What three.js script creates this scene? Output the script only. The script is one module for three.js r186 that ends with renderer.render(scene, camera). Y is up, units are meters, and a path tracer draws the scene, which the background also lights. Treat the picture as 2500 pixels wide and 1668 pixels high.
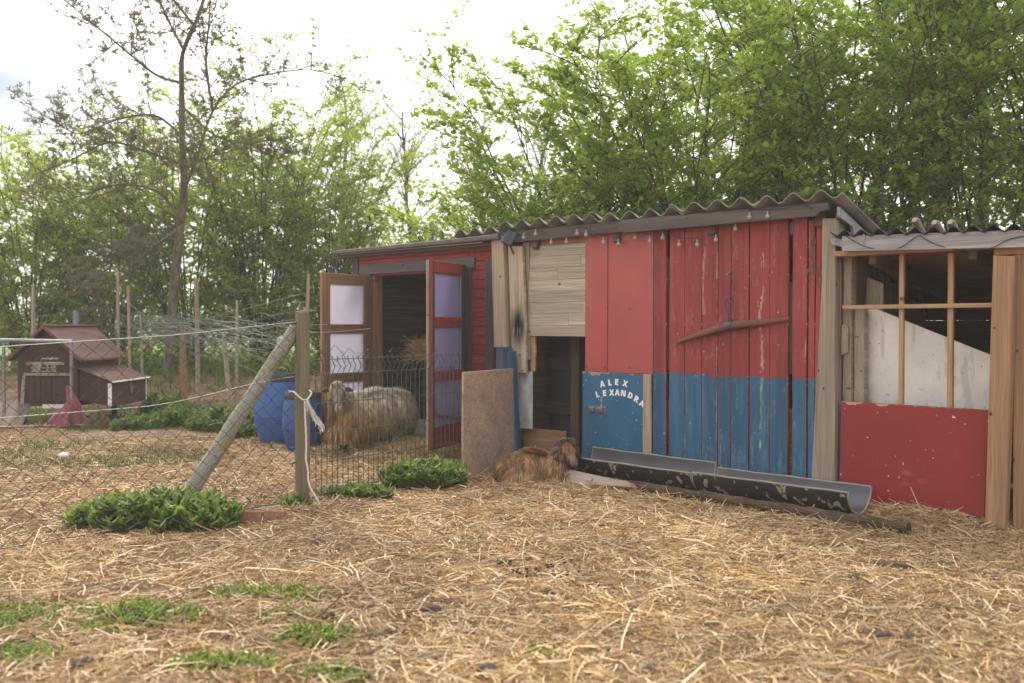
import * as THREE from 'three';
import { mergeGeometries, mergeVertices } from 'three/addons/utils/BufferGeometryUtils.js';
import { ConvexGeometry } from 'three/addons/geometries/ConvexGeometry.js';
import { MarchingCubes } from 'three/addons/objects/MarchingCubes.js';
import { TextGeometry } from 'three/addons/geometries/TextGeometry.js';
import { FontLoader } from 'three/addons/loaders/FontLoader.js';

// ---------------------------------------------------------------- camera, sky, sun, exposure
const scene = new THREE.Scene();
const camera = new THREE.PerspectiveCamera(37.88, 1024 / 683, 0.1, 1500);
camera.position.set(0, 1.2, 0);
camera.rotation.x = -0.01605;
camera.focus = 7.6;
camera.userData.fStop = 2.2;

const SUN = new THREE.Vector3(-0.30, 0.72, -0.74).normalize();
const sun = new THREE.DirectionalLight(new THREE.Color(1, 0.90, 0.76), 2.8);
sun.position.copy(SUN).multiplyScalar(40); sun.position.add(new THREE.Vector3(-1, 0, -8));
sun.target.position.set(-1, 0, -8); scene.add(sun, sun.target);
sun.castShadow = true; sun.shadow.radius = 22; sun.shadow.mapSize.set(2048, 2048);
Object.assign(sun.shadow.camera, { left: -16, right: 16, top: 16, bottom: -16, near: 1, far: 90 });

const renderer = new THREE.WebGLRenderer({ antialias: true });
renderer.toneMapping = THREE.LinearToneMapping;
renderer.toneMappingExposure = 1.66;
renderer.shadowMap.enabled = true;

// ---------------------------------------------------------------- random numbers and noise
function rng(seed) { let a = seed >>> 0; return () => { a = (a + 0x6D2B79F5) | 0; let t = Math.imul(a ^ (a >>> 15), 1 | a); t = (t + Math.imul(t ^ (t >>> 7), 61 | t)) ^ t; return ((t ^ (t >>> 14)) >>> 0) / 4294967296; }; }
const perm = new Uint8Array(512), pval = new Float32Array(256);
{ const r = rng(99); const a = [...Array(256).keys()]; for (let i = 255; i > 0; i--) { const j = Math.floor(r() * (i + 1)); [a[i], a[j]] = [a[j], a[i]]; } for (let i = 0; i < 512; i++) perm[i] = a[i & 255]; for (let i = 0; i < 256; i++) pval[i] = r(); }
function vn(x, y, px = 256, py = 256) {            // value noise, periodic
  const xi = Math.floor(x), yi = Math.floor(y); let fx = x - xi, fy = y - yi; fx = fx * fx * (3 - 2 * fx); fy = fy * fy * (3 - 2 * fy);
  const x0 = ((xi % px) + px) % px, x1 = (x0 + 1) % px, y0 = ((yi % py) + py) % py, y1 = (y0 + 1) % py;
  const h = (a, b) => pval[perm[(perm[a & 255] + b) & 255]];
  const a = h(x0, y0), b = h(x1, y0), c = h(x0, y1), d = h(x1, y1);
  return a + (b - a) * fx + (c - a) * fy + (a - b - c + d) * fx * fy;
}
function fbm(x, y, oct = 4, px = 256, py = 256) { let s = 0, a = 0.5, n = 0; for (let i = 0; i < oct; i++) { s += a * vn(x, y, px, py); n += a; a *= 0.5; x = x * 2 + 17; y = y * 2 + 31; px = Math.min(256, px * 2); py = Math.min(256, py * 2); } return s / n; }
const cl = (v, a = 0, b = 1) => Math.min(b, Math.max(a, v));
const ss = (a, b, v) => { const t = cl((v - a) / (b - a)); return t * t * (3 - 2 * t); };
const mix = (a, b, t) => a + (b - a) * t;
const mix3 = (a, b, t) => [mix(a[0], b[0], t), mix(a[1], b[1], t), mix(a[2], b[2], t)];
const V = (x, y, z) => new THREE.Vector3(x, y, z);

// ---------------------------------------------------------------- sky (bright broken cloud, the sun behind it)
{
  const w = 1024, h = 512, d = new Float32Array(w * h * 4);
  for (let j = 0; j < h; j++) for (let i = 0; i < w; i++) {
    const ph = ((i + 0.5) / w - 0.5) * 2 * Math.PI, th = ((j + 0.5) / h - 0.5) * Math.PI;
    const x = Math.cos(th) * Math.cos(ph), y = Math.sin(th), z = Math.cos(th) * Math.sin(ph);
    const c = cl(x * SUN.x + y * SUN.y + z * SUN.z, -1, 1), ang = Math.acos(c) * 57.3;
    const k = 1 / (Math.max(y, 0.02) + 0.22);
    const n = fbm(x * k * 2.2 + 40, z * k * 2.2 + 40, 5), n2 = fbm(x * k * 5 + 90, z * k * 5 + 13, 4);
    // az/el of a thin patch of blue at the left of the view
    const az = Math.atan2(x, -z) * 57.3, el = th * 57.3;
    const patch = Math.exp(-(((az + 30) / 8.5) ** 2) - ((el - 12.2 - (n2 - 0.5) * 5) / 2.6) ** 2);
    let blue = cl(ss(0.60, 0.74, n) * ss(55, 90, ang) * 0.8 + patch * 1.0);
    const glow = 1.1 * Math.exp(-((ang / 26) ** 2)) + 0.45 * Math.exp(-((ang / 60) ** 2));
    const cloud = 0.80 + 0.22 * (n2 - 0.5) + glow;
    let r = mix(cloud * 1.01, 0.27, blue), g = mix(cloud, 0.36, blue), b = mix(cloud * 0.99, 0.455, blue);
    if (y < 0) { const t = ss(0, -0.06, y); r = mix(r, 0.22, t); g = mix(g, 0.18, t); b = mix(b, 0.12, t); }
    const o = (j * w + i) * 4; d[o] = r; d[o + 1] = g; d[o + 2] = b; d[o + 3] = 1;
  }
  const t = new THREE.DataTexture(d, w, h, THREE.RGBAFormat, THREE.FloatType);
  t.mapping = THREE.EquirectangularReflectionMapping; t.magFilter = t.minFilter = THREE.LinearFilter; t.needsUpdate = true;
  scene.background = t; scene.environment = t;
}

// ---------------------------------------------------------------- textures
function tex(w, h, fn, srgb = true) {
  const d = new Uint8Array(w * h * 4);
  for (let j = 0; j < h; j++) for (let i = 0; i < w; i++) { const c = fn(i / w, j / h), o = (j * w + i) * 4; d[o] = cl(c[0]) * 255; d[o + 1] = cl(c[1]) * 255; d[o + 2] = cl(c[2]) * 255; d[o + 3] = 255; }
  const t = new THREE.DataTexture(d, w, h); t.wrapS = t.wrapT = THREE.RepeatWrapping; t.magFilter = THREE.LinearFilter; t.minFilter = THREE.LinearMipmapLinearFilter; t.generateMipmaps = true;
  if (srgb) t.colorSpace = THREE.SRGBColorSpace; t.needsUpdate = true; return t;
}
function rep(t, x, y) { const c = t.clone(); c.repeat.set(x, y); c.needsUpdate = true; return c; }
const knots = []; { const r = rng(5); for (let i = 0; i < 9; i++) knots.push([r(), r(), 0.012 + r() * 0.02]); }
function grainAt(u, v) {                            // u across .6 m, v along 2.4 m; 0..1
  let uu = u, k = 0;
  for (const [ku, kv, kr] of knots) {
    let du = u - ku; du -= Math.round(du); let dv = v - kv; dv -= Math.round(dv);
    const e = Math.exp(-((du / (kr * 2.2)) ** 2) - ((dv / (kr * 1.0)) ** 2)); uu += du * e * 0.9;
    k = Math.max(k, 1 - ss(0.35, 1.0, Math.hypot(du / kr, dv / (kr * 0.28))));
  }
  const wob = fbm(uu * 6, v * 5, 3, 6, 5) * 0.08;
  const a = vn((uu + wob) * 90, v * 6, 90, 6), b = fbm((uu + wob) * 26, v * 4, 3, 26, 4), c = vn(uu * 220, v * 14, 220, 14);
  const crack = ss(0.90, 0.97, vn((uu + wob * 0.4) * 60, v * 3, 60, 3)) * 0.3;
  return { g: cl(0.35 * a + 0.40 * b + 0.25 * c - crack), k };
}
const T = {};
T.grain = tex(512, 1024, (u, v) => { const { g, k } = grainAt(u, v), t = 0.62 + 0.40 * g; const f = mix(1, 0.5, k); return [t * f, t * f * mix(1, 0.9, k) * 0.985, t * f * mix(1, 0.8, k) * 0.96]; });
T.grainBump = tex(512, 512, (u, v) => { const { g } = grainAt(u, v); return [g, g, g]; }, false);
T.mott = tex(512, 512, (u, v) => { const a = fbm(u * 6, v * 6, 5, 6, 6), b = vn(u * 200, v * 200, 200, 200); const t = 0.74 + 0.34 * (a - 0.5) + 0.10 * (b - 0.5); return [t + 0.06, t + 0.06, t + 0.06]; });
T.pale = tex(512, 512, (u, v) => { const a = fbm(u * 6, v * 6, 5, 6, 6), b = vn(u * 160, v * 160, 160, 160); const t = 0.93 + 0.14 * (a - 0.5) + 0.04 * (b - 0.5) - 0.22 * ss(0.86, 0.92, fbm(u * 40, v * 40, 2, 40, 40)) - 0.10 * ss(0.66, 0.78, fbm(u * 22, v * 4, 4, 22, 4)); return [t, t * 0.99, t * 0.97]; });
T.soft = tex(256, 256, (u, v) => { const a = fbm(u * 5, v * 5, 4, 5, 5), b = vn(u * 120, v * 120, 120, 120); const t = 0.94 + 0.10 * (a - 0.5) + 0.03 * (b - 0.5); return [t, t, t]; });
T.mottBump = tex(256, 256, (u, v) => { const a = fbm(u * 12, v * 12, 5, 12, 12); return [a, a, a]; }, false);
// the painted planks: red over blue, u -1.4..0.2 m, y 0..2 m
const RED = [0.600, 0.238, 0.230], RED2 = [0.530, 0.198, 0.192], BLUE = [0.205, 0.395, 0.520], BLUE2 = [0.170, 0.345, 0.470], WOODC = [0.66, 0.56, 0.45], PALE = [0.78, 0.76, 0.72];
T.facade = tex(1024, 1024, (u, v) => {
  const x = -1.4 + u * 1.6, y = v * 2;
  const { g } = grainAt(x / 0.6 + 5, y / 2.4);
  const pid = Math.floor(x * 7.1 + 30), tone = (vn(pid * 3.7, 8) - 0.5) * 0.16;
  const line = 0.832 + (vn(pid * 5.1, 3) - 0.5) * 0.026 + (vn(x * 9, 3) - 0.5) * 0.010 + (vn(x * 90, 7) - 0.5) * 0.004;
  const m = fbm(x * 5, y * 2.4, 4);
  let c = y > line ? mix3(RED2, RED, m * 1.1) : mix3(BLUE2, BLUE, m * 1.1);
  const s = 0.80 + 0.34 * g + tone; c = [c[0] * s, c[1] * s, c[2] * s];
  const fade = ss(0.52, 0.72, fbm(x * 16, y * 2.2 + 8, 4)) * 0.22; c = mix3(c, y > line ? [0.66, 0.36, 0.34] : [0.42, 0.55, 0.62], fade);
  const scuff = ss(0.62, 0.80, fbm(x * 30, y * 8 + 3, 4) + 0.10 * ss(0.5, 0.05, y)) * ss(0.34, 0.6, vn(x * 300, y * 60)); c = mix3(c, [0.62, 0.60, 0.55], scuff * 0.35);
  const chip = fbm(x * 42, y * 30, 3);
  let wear = ss(0.85, 0.89, chip + 0.08 * (fbm(x * 4, y * 3, 2) - 0.5));
  const streak = (sx, w, y0, y1, amt) => { if (y < y0 || y > y1) return; const dx = Math.abs(x - sx - (vn(y * 4, sx * 50 + 60) - 0.5) * 0.03); if (dx < w) wear = Math.max(wear, ss(1 - amt, 1 - amt + 0.12, vn(x * 260, y * 40) * 0.5 + vn(x * 90, y * 14) * 0.5 + 0.10 * (1 - dx / w))) * 0.75; };
  streak(-0.885, 0.012, 1.28, 1.78, 0.55); streak(-0.40, 0.014, 0.30, 1.72, 0.44); streak(-0.757, 0.008, 0.05, 1.9, 0.46); streak(-0.98, 0.006, 1.2, 1.5, 0.4); streak(-0.045, 0.010, 0.9, 1.95, 0.46); streak(-0.745, 0.03, 0.02, 0.34, 0.40); streak(-1.06, 0.012, 0.02, 0.4, 0.42);
  c = mix3(c, vn(x * 30, y * 9) > 0.55 ? WOODC : PALE, wear * 0.8);
  return c;
});
// hardboard of the blue half door: u -2.07..-1.43, y 0..0.83
T.door = tex(512, 512, (u, v) => {
  const x = u * 0.65, y = v * 0.83;
  const m = fbm(x * 7, y * 5, 4), f = vn(x * 300, y * 300, 256, 256);
  let c = mix3([0.175, 0.370, 0.490], [0.235, 0.435, 0.560], m); c = c.map((q) => q * (0.95 + 0.08 * f));
  const edge = 0.812 + (fbm(x * 16, 4, 3) - 0.5) * 0.075 - (Math.abs(x - 0.51) < 0.03 ? 0.014 : 0);
  if (y > edge && y > 0.79) c = [0.70, 0.56, 0.43];
  const chip = fbm(x * 55, y * 55, 2);
  c = mix3(c, [0.80, 0.80, 0.78], ss(0.885, 0.91, chip + 0.06 * ss(0.10, 0.0, x)));
  const tr = Math.abs(x - 0.207) < 0.012 && y > 0.5 && y < 0.625; if (tr && vn(x * 260, y * 160) > 0.62) c = [0.82, 0.82, 0.82];
  if (x < 0.004) c = [0.55, 0.50, 0.45];
  return c;
});
T.redboard = tex(512, 512, (u, v) => {
  const x = u * 0.95, y = v * 0.66, m = fbm(x * 4, y * 4, 4), f = vn(x * 190, y * 190);
  let c = mix3([0.510, 0.135, 0.138], [0.585, 0.175, 0.172], m); c = c.map((q) => q * (0.94 + 0.1 * f));
  const dust = ss(0.50, 0.68, fbm(x * 9, y * 22, 3)) * Math.exp(-(((x - 0.40) / 0.15) ** 2) - ((y - 0.19) / 0.05) ** 2); c = mix3(c, [0.72, 0.55, 0.52], dust * 0.6);
  c = mix3(c, [0.85, 0.80, 0.74], ss(0.90, 0.92, fbm(x * 42, y * 42, 2) + 0.10 * ss(0.03, 0.0, x)));
  if (y > 0.645 + (fbm(x * 14, 2, 3) - 0.5) * 0.06) c = [0.72, 0.60, 0.48];
  if (y < 0.012 + (fbm(x * 10, 5, 3) - 0.5) * 0.05 && x > 0.55) c = [0.76, 0.66, 0.54];
  return c;
});
T.chip = tex(512, 512, (u, v) => {                  // weathered chipboard
  const a = fbm(u * 5, v * 5, 4, 5, 5), b = vn(u * 150, v * 150, 150, 150), c = vn(u * 60, v * 60, 60, 60), sp = ss(0.86, 0.93, vn(u * 90 + 7, v * 70, 90, 70));
  const t = 0.64 + 0.14 * (a - 0.5) + 0.16 * (b - 0.5) + 0.10 * (c - 0.5) - sp * 0.16; return [t * 1.10, t * 0.98, t * 0.88];
});
T.bark = tex(256, 512, (u, v) => { const a = fbm(u * 10, v * 8, 4, 10, 8), b = vn(u * 60, v * 20, 60, 20); const t = 0.55 + 0.5 * (a - 0.5) + 0.25 * (b - 0.5); return [t, t * 0.95, t * 0.88]; });
T.barkBump = tex(256, 512, (u, v) => { const a = fbm(u * 14, v * 8, 4, 14, 8); return [a, a, a]; }, false);
T.trough = tex(1024, 256, (u, v) => {               // black glaze with chalky chips
  const a = fbm(u * 10, v * 5, 4, 10, 5), b = vn(u * 300, v * 120); let t = 0.155 + 0.07 * (a - 0.5) + 0.03 * b; let c = [t * 1.1, t * 0.98, t * 0.94];
  const reg = Math.exp(-(((u - 0.14) / 0.10) ** 2)) + Math.exp(-(((u - 0.70) / 0.16) ** 2)) * 0.95 + Math.exp(-(((u - 0.93) / 0.05) ** 2)) * 0.7;
  const chip = fbm(u * 34, v * 12, 5, 34, 12); c = mix3(c, [0.66, 0.62, 0.56], ss(0.74 - reg * 0.17, 0.79 - reg * 0.17, chip) * 0.9);
  return c;
});
T.galv = tex(256, 256, (u, v) => { const a = fbm(u * 9, v * 5, 4, 9, 5), b = vn(u * 90, v * 40, 90, 40); const t = 0.62 + 0.25 * (a - 0.5) + 0.12 * (b - 0.5); return [t, t, t * 1.03]; });
// ground: trampled soil with chaff
const chaff = []; { const r = rng(31); for (let i = 0; i < 2600; i++) chaff.push([r() * 1024, r() * 1024, r() * 6.283, 12 + r() * 60, 0.45 + r() * 0.5]); }
{
  const n = 1024, A = new Float32Array(n * n * 3);
  for (let j = 0; j < n; j++) for (let i = 0; i < n; i++) { const u = i / n, v = j / n, a = fbm(u * 8, v * 8, 5, 8, 8), b = vn(u * 256, v * 256, 256, 256), s = 0.8 * ss(0.42, 0.66, fbm(u * 14 + 5, v * 14, 4, 14, 14)); const so = 0.33 + 0.20 * (a - 0.5) + 0.12 * (b - 0.5); const st = 0.50 + 0.22 * (a - 0.5) + 0.2 * (b - 0.5); const c = mix3([so * 1.04, so * 0.86, so * 0.70], [st * 1.08, st * 0.88, st * 0.62], s), o = (j * n + i) * 3; A[o] = c[0]; A[o + 1] = c[1]; A[o + 2] = c[2]; }
  for (const [x, y, a, l, t] of chaff) for (let q = 0; q < l; q++) { const xx = (Math.round(x + Math.cos(a) * q) + n * 4) % n, yy = (Math.round(y + Math.sin(a) * q) + n * 4) % n, o = (yy * n + xx) * 3; A[o] = t * 1.08; A[o + 1] = t * 0.86; A[o + 2] = t * 0.58; }
  T.soil = tex(n, n, (u, v) => { const o = (Math.round(v * n) * n + Math.round(u * n)) * 3; return [A[o], A[o + 1], A[o + 2]]; });
}

// ---------------------------------------------------------------- materials
const lin = (r, g, b) => new THREE.Color().setRGB(r, g, b);
function M(color, rough = 0.85, o = {}) { const m = new (o.phys ? THREE.MeshPhysicalMaterial : THREE.MeshStandardMaterial)({ color, roughness: rough, side: THREE.DoubleSide }); delete o.phys; Object.assign(m, o); return m; }
const wood = (r, g, b, bump = 0.0015, rough = 0.85) => M(lin(r, g, b), rough, { map: T.grain, bumpMap: T.grainBump, bumpScale: bump });
const mt = {
  facade: M(0xffffff, 0.72, { map: T.facade, bumpMap: T.grainBump, bumpScale: 0.0008 }),
  redSheet: M(lin(0.46, 0.082, 0.076), 0.42, { map: T.soft }),
  grey: wood(0.50, 0.43, 0.36), greyDark: wood(0.155, 0.137, 0.127), tan: wood(0.60, 0.48, 0.36), tan2: wood(0.45, 0.375, 0.30), brown: wood(0.40, 0.235, 0.135), warm: wood(0.62, 0.40, 0.235), warm2: wood(0.52, 0.31, 0.175),
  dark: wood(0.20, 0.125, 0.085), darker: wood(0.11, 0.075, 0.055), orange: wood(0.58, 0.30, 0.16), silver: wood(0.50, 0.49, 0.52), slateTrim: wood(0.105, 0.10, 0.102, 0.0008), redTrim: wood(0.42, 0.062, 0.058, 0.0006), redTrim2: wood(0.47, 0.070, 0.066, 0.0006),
  laminate: [wood(0.66, 0.56, 0.46, 0.0004), wood(0.60, 0.51, 0.42, 0.0004), wood(0.70, 0.60, 0.50, 0.0004), wood(0.56, 0.49, 0.42, 0.0004)],
  white: M(lin(0.84, 0.82, 0.79), 0.6, { map: T.pale }), whitePanel: M(lin(0.72, 0.72, 0.74), 0.7, { map: T.mott }),
  blue: M(lin(0.045, 0.135, 0.235), 0.6, { map: T.mott, bumpMap: T.grainBump, bumpScale: 0.0006 }),
  door: M(0xffffff, 0.62, { map: T.door }), redboard: M(0xffffff, 0.60, { map: T.redboard }), chip: M(lin(0.86, 0.80, 0.76), 0.95, { map: T.chip }),
  roof: M(lin(0.36, 0.335, 0.30), 0.92, { map: T.mott, bumpMap: T.mottBump, bumpScale: 0.002 }), bitumen: M(lin(0.040, 0.038, 0.045), 0.85, { map: T.mott }), felt: M(lin(0.22, 0.20, 0.18), 0.95, { map: T.mott, bumpMap: T.mottBump, bumpScale: 0.002 }),
  wire: M(lin(0.05, 0.056, 0.05), 0.55, { metalness: 0.3 }), wireGreen: M(lin(0.055, 0.085, 0.055), 0.5, { metalness: 0.2 }), wireGalv: M(lin(0.27, 0.28, 0.27), 0.55, { metalness: 0.4 }),
  galv: M(lin(0.62, 0.63, 0.65), 0.45, { metalness: 0.45, map: T.galv }), iron: M(lin(0.16, 0.15, 0.15), 0.6, { metalness: 0.5, map: T.mott }), black: M(lin(0.022, 0.022, 0.024), 0.6), blackRim: M(lin(0.05, 0.05, 0.055), 0.45),
  barrel: M(lin(0.050, 0.145, 0.43), 0.45, { map: T.soft }), barrel2: M(lin(0.035, 0.095, 0.30), 0.5, { map: T.soft }), rope: M(lin(0.72, 0.69, 0.66), 0.95), paper: M(lin(0.85, 0.85, 0.84), 0.8),
  terracotta: M(lin(0.40, 0.185, 0.120), 0.85, { map: T.mott, bumpMap: T.mottBump, bumpScale: 0.003 }), soilClod: M(lin(0.075, 0.052, 0.038), 1.0, { map: T.mott, bumpMap: T.mottBump, bumpScale: 0.006 }),
  trough: M(0xffffff, 0.55, { map: T.trough }), troughIn: M(lin(0.125, 0.120, 0.135), 0.45, { map: T.mott }), troughLip: M(lin(0.42, 0.37, 0.32), 0.8, { map: T.mott }), barkLog: M(lin(0.235, 0.165, 0.115), 0.95, { map: T.bark, bumpMap: T.barkBump, bumpScale: 0.014 }), bark: M(lin(0.42, 0.34, 0.27), 0.95, { map: T.bark, bumpMap: T.barkBump, bumpScale: 0.01 }), barkTree: M(lin(0.50, 0.43, 0.36), 0.95, { map: T.bark, bumpMap: T.barkBump, bumpScale: 0.008 }), barkStem: M(lin(0.27, 0.215, 0.155), 0.95, { map: T.bark }), barkGrey: M(lin(0.34, 0.31, 0.28), 0.95, { map: T.bark, bumpMap: T.barkBump, bumpScale: 0.01 }), bareTwig: M(lin(0.20, 0.17, 0.14), 0.95),
  pane: M(lin(0.78, 0.76, 0.84), 0.80, { phys: true, transmission: 0.7, thickness: 0, ior: 1.45 }), paneShadeTint: M(lin(0.52, 0.50, 0.70), 0.50, { phys: true, transmission: 0.85, thickness: 0, ior: 1.45 }), glassBulb: M(lin(0.62, 0.58, 0.54), 0.25, { phys: true, transmission: 0.5, thickness: 0 }),  // second pane: same plastic, with shade of the interior behind tinted into its colour
  coopWall: wood(0.105, 0.050, 0.042), coopRoof: M(lin(0.185, 0.095, 0.075), 0.95, { map: T.mott, bumpMap: T.mottBump, bumpScale: 0.004 }), pinkNet: M(lin(0.52, 0.13, 0.18), 0.9, { phys: true, transmission: 0.45, thickness: 0, map: T.mott }), solar: M(lin(0.030, 0.036, 0.055), 0.25), plasticBlack: M(lin(0.03, 0.03, 0.032), 0.5), yellow: M(lin(0.75, 0.55, 0.03), 0.5),
};

// ---------------------------------------------------------------- scene bookkeeping
const taken = new Map();
function numbered(name) { const n = taken.get(name) || 0; taken.set(name, n + 1); return n ? `${name}_${String(n).padStart(3, '0')}` : name; }
function tag(o, label, category, group, kind) { o.userData.label = label; if (category) o.userData.category = category; if (group) o.userData.group = group; if (kind) o.userData.kind = kind; return o; }
function thing(name, label, category, pos = [0, 0, 0], turn = 0, group) { const g = new THREE.Group(); g.name = numbered(name); g.position.set(...pos); g.rotation.y = turn; scene.add(g); return tag(g, label, category, group); }
function part(name, geo, mat, parent, label) { const m = new THREE.Mesh(geo, mat); m.name = parent === scene ? numbered(name) : name; m.castShadow = m.receiveShadow = true; if (label) m.userData.label = label; parent.add(m); return m; }
const CORNER = [2.065, 0, -6.78], YAW = -Math.PI / 4;   // the long front wall runs at 45 degrees; local x along it to the right, z out of it
const K = Math.SQRT1_2;
const wallToWorld = (u, y, w) => V(CORNER[0] + K * (u - w), y, CORNER[2] + K * (u + w));

// ---------------------------------------------------------------- geometry helpers
function boxUV(g, grain = 'y', off = [0, 0], su = 0.6, sv = 2.4) {
  const p = g.attributes.position, n = g.attributes.normal, uv = new Float32Array(p.count * 2);
  for (let i = 0; i < p.count; i++) {
    const q = { x: p.getX(i), y: p.getY(i), z: p.getZ(i) }, a = { x: Math.abs(n.getX(i)), y: Math.abs(n.getY(i)), z: Math.abs(n.getZ(i)) };
    const m = a.x > a.y && a.x > a.z ? 'x' : a.y > a.z ? 'y' : 'z'; const rest = ['x', 'y', 'z'].filter((k) => k !== m);
    let al = grain, ac; if (m === grain) { al = rest[1]; ac = rest[0]; } else ac = rest.find((k) => k !== grain);
    uv[i * 2] = q[ac] / su + off[0]; uv[i * 2 + 1] = q[al] / sv + off[1];
  }
  g.setAttribute('uv', new THREE.BufferAttribute(uv, 2)); return g;
}
const boxR = rng(77);
function box(w, h, d, c = 0.004, grain) {            // chamfered box round its centre
  const a = w / 2, b = h / 2, e = d / 2; c = Math.min(c, a * 0.6, b * 0.6, e * 0.6); const pts = [];
  for (const x of [-1, 1]) for (const y of [-1, 1]) for (const z of [-1, 1]) pts.push(V(x * (a - c), y * (b - c), z * e), V(x * (a - c), y * b, z * (e - c)), V(x * a, y * (b - c), z * (e - c)));
  const g = new ConvexGeometry(pts); grain = grain || (w >= h && w >= d ? 'x' : h >= d ? 'y' : 'z');
  return boxUV(g, grain, [boxR(), boxR()]);
}
function boxAt(x0, x1, y0, y1, z0, z1, c, grain) { return box(x1 - x0, y1 - y0, z1 - z0, c, grain).translate((x0 + x1) / 2, (y0 + y1) / 2, (z0 + z1) / 2); }
function slab(pts, z0, z1, bev = 0.003) {            // outline in x,y pushed out from z0 to z1; uv = x,y in metres
  const s = new THREE.Shape(pts.map((p) => new THREE.Vector2(p[0], p[1]))); const g = new THREE.ExtrudeGeometry(s, { depth: Math.max(0.001, z1 - z0 - 2 * bev), bevelEnabled: bev > 0, bevelThickness: bev, bevelSize: bev, bevelOffset: -bev, bevelSegments: 1 }); return g.translate(0, 0, z0 + bev);
}
function scaleUV(g, ou, ov, su, sv) { const a = g.attributes.uv; for (let i = 0; i < a.count; i++) a.setXY(i, (a.getX(i) - ou) / su, (a.getY(i) - ov) / sv); return g; }
function tube(pts, rad, sides = 5, cap = true) {     // rad: number or t -> radius
  const n = pts.length, pos = [], nor = [], uv = [], idx = []; let N = null, len = 0;
  for (let i = 0; i < n; i++) {
    const t = pts[Math.min(n - 1, i + 1)].clone().sub(pts[Math.max(0, i - 1)]).normalize();
    if (!N) { N = Math.abs(t.y) < 0.9 ? V(0, 1, 0) : V(1, 0, 0); } N = N.clone().sub(t.clone().multiplyScalar(N.dot(t))).normalize();
    const B = t.clone().cross(N), r = typeof rad === 'function' ? rad(i / (n - 1), i) : rad; if (i) len += pts[i].distanceTo(pts[i - 1]);
    for (let k = 0; k <= sides; k++) { const a = k / sides * Math.PI * 2, x = Math.cos(a), y = Math.sin(a); const nx = N.x * x + B.x * y, ny = N.y * x + B.y * y, nz = N.z * x + B.z * y; pos.push(pts[i].x + nx * r, pts[i].y + ny * r, pts[i].z + nz * r); nor.push(nx, ny, nz); uv.push(k / sides * Math.max(1, Math.round(r * 6.28 / 0.3)), len / 0.6); }
    if (i) for (let k = 0; k < sides; k++) { const a = (i - 1) * (sides + 1) + k, b = a + 1, c = a + sides + 1, d = c + 1; idx.push(a, b, c, b, d, c); }
  }
  if (cap) for (const e of [0, n - 1]) { const b = pos.length / 3, t = (e ? pts[n - 1].clone().sub(pts[n - 2]) : pts[0].clone().sub(pts[1])).normalize(); pos.push(pts[e].x, pts[e].y, pts[e].z); nor.push(t.x, t.y, t.z); uv.push(0.5, 0.5); for (let k = 0; k <= sides; k++) { const o = (e * (sides + 1) + k) * 3; pos.push(pos[o], pos[o + 1], pos[o + 2]); nor.push(t.x, t.y, t.z); uv.push(0.5 + 0.1 * Math.cos(k), 0.5 + 0.1 * Math.sin(k)); } for (let k = 0; k < sides; k++) e ? idx.push(b, b + 1 + k, b + 2 + k) : idx.push(b, b + 2 + k, b + 1 + k); }
  const g = new THREE.BufferGeometry(); g.setAttribute('position', new THREE.Float32BufferAttribute(pos, 3)); g.setAttribute('normal', new THREE.Float32BufferAttribute(nor, 3)); g.setAttribute('uv', new THREE.Float32BufferAttribute(uv, 2)); g.setIndex(idx); return g;
}
function curve(pts, n) { return new THREE.CatmullRomCurve3(pts).getPoints(n); }
function merged(list) { return list.length === 1 ? list[0] : mergeGeometries(list.map((g) => (g.index ? g.toNonIndexed() : g)).map((g) => { for (const k of Object.keys(g.attributes)) if (!['position', 'normal', 'uv', 'color'].includes(k)) g.deleteAttribute(k); return g; })); }
function paint(g, fn) { const p = g.attributes.position, c = new Float32Array(p.count * 3); for (let i = 0; i < p.count; i++) { const q = fn(p.getX(i), p.getY(i), p.getZ(i), i); c[i * 3] = q[0]; c[i * 3 + 1] = q[1]; c[i * 3 + 2] = q[2]; } g.setAttribute('color', new THREE.BufferAttribute(c, 3)); return g; }
const noUV = (g) => { if (!g.attributes.uv) g.setAttribute('uv', new THREE.BufferAttribute(new Float32Array(g.attributes.position.count * 2), 2)); return g; };

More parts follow.
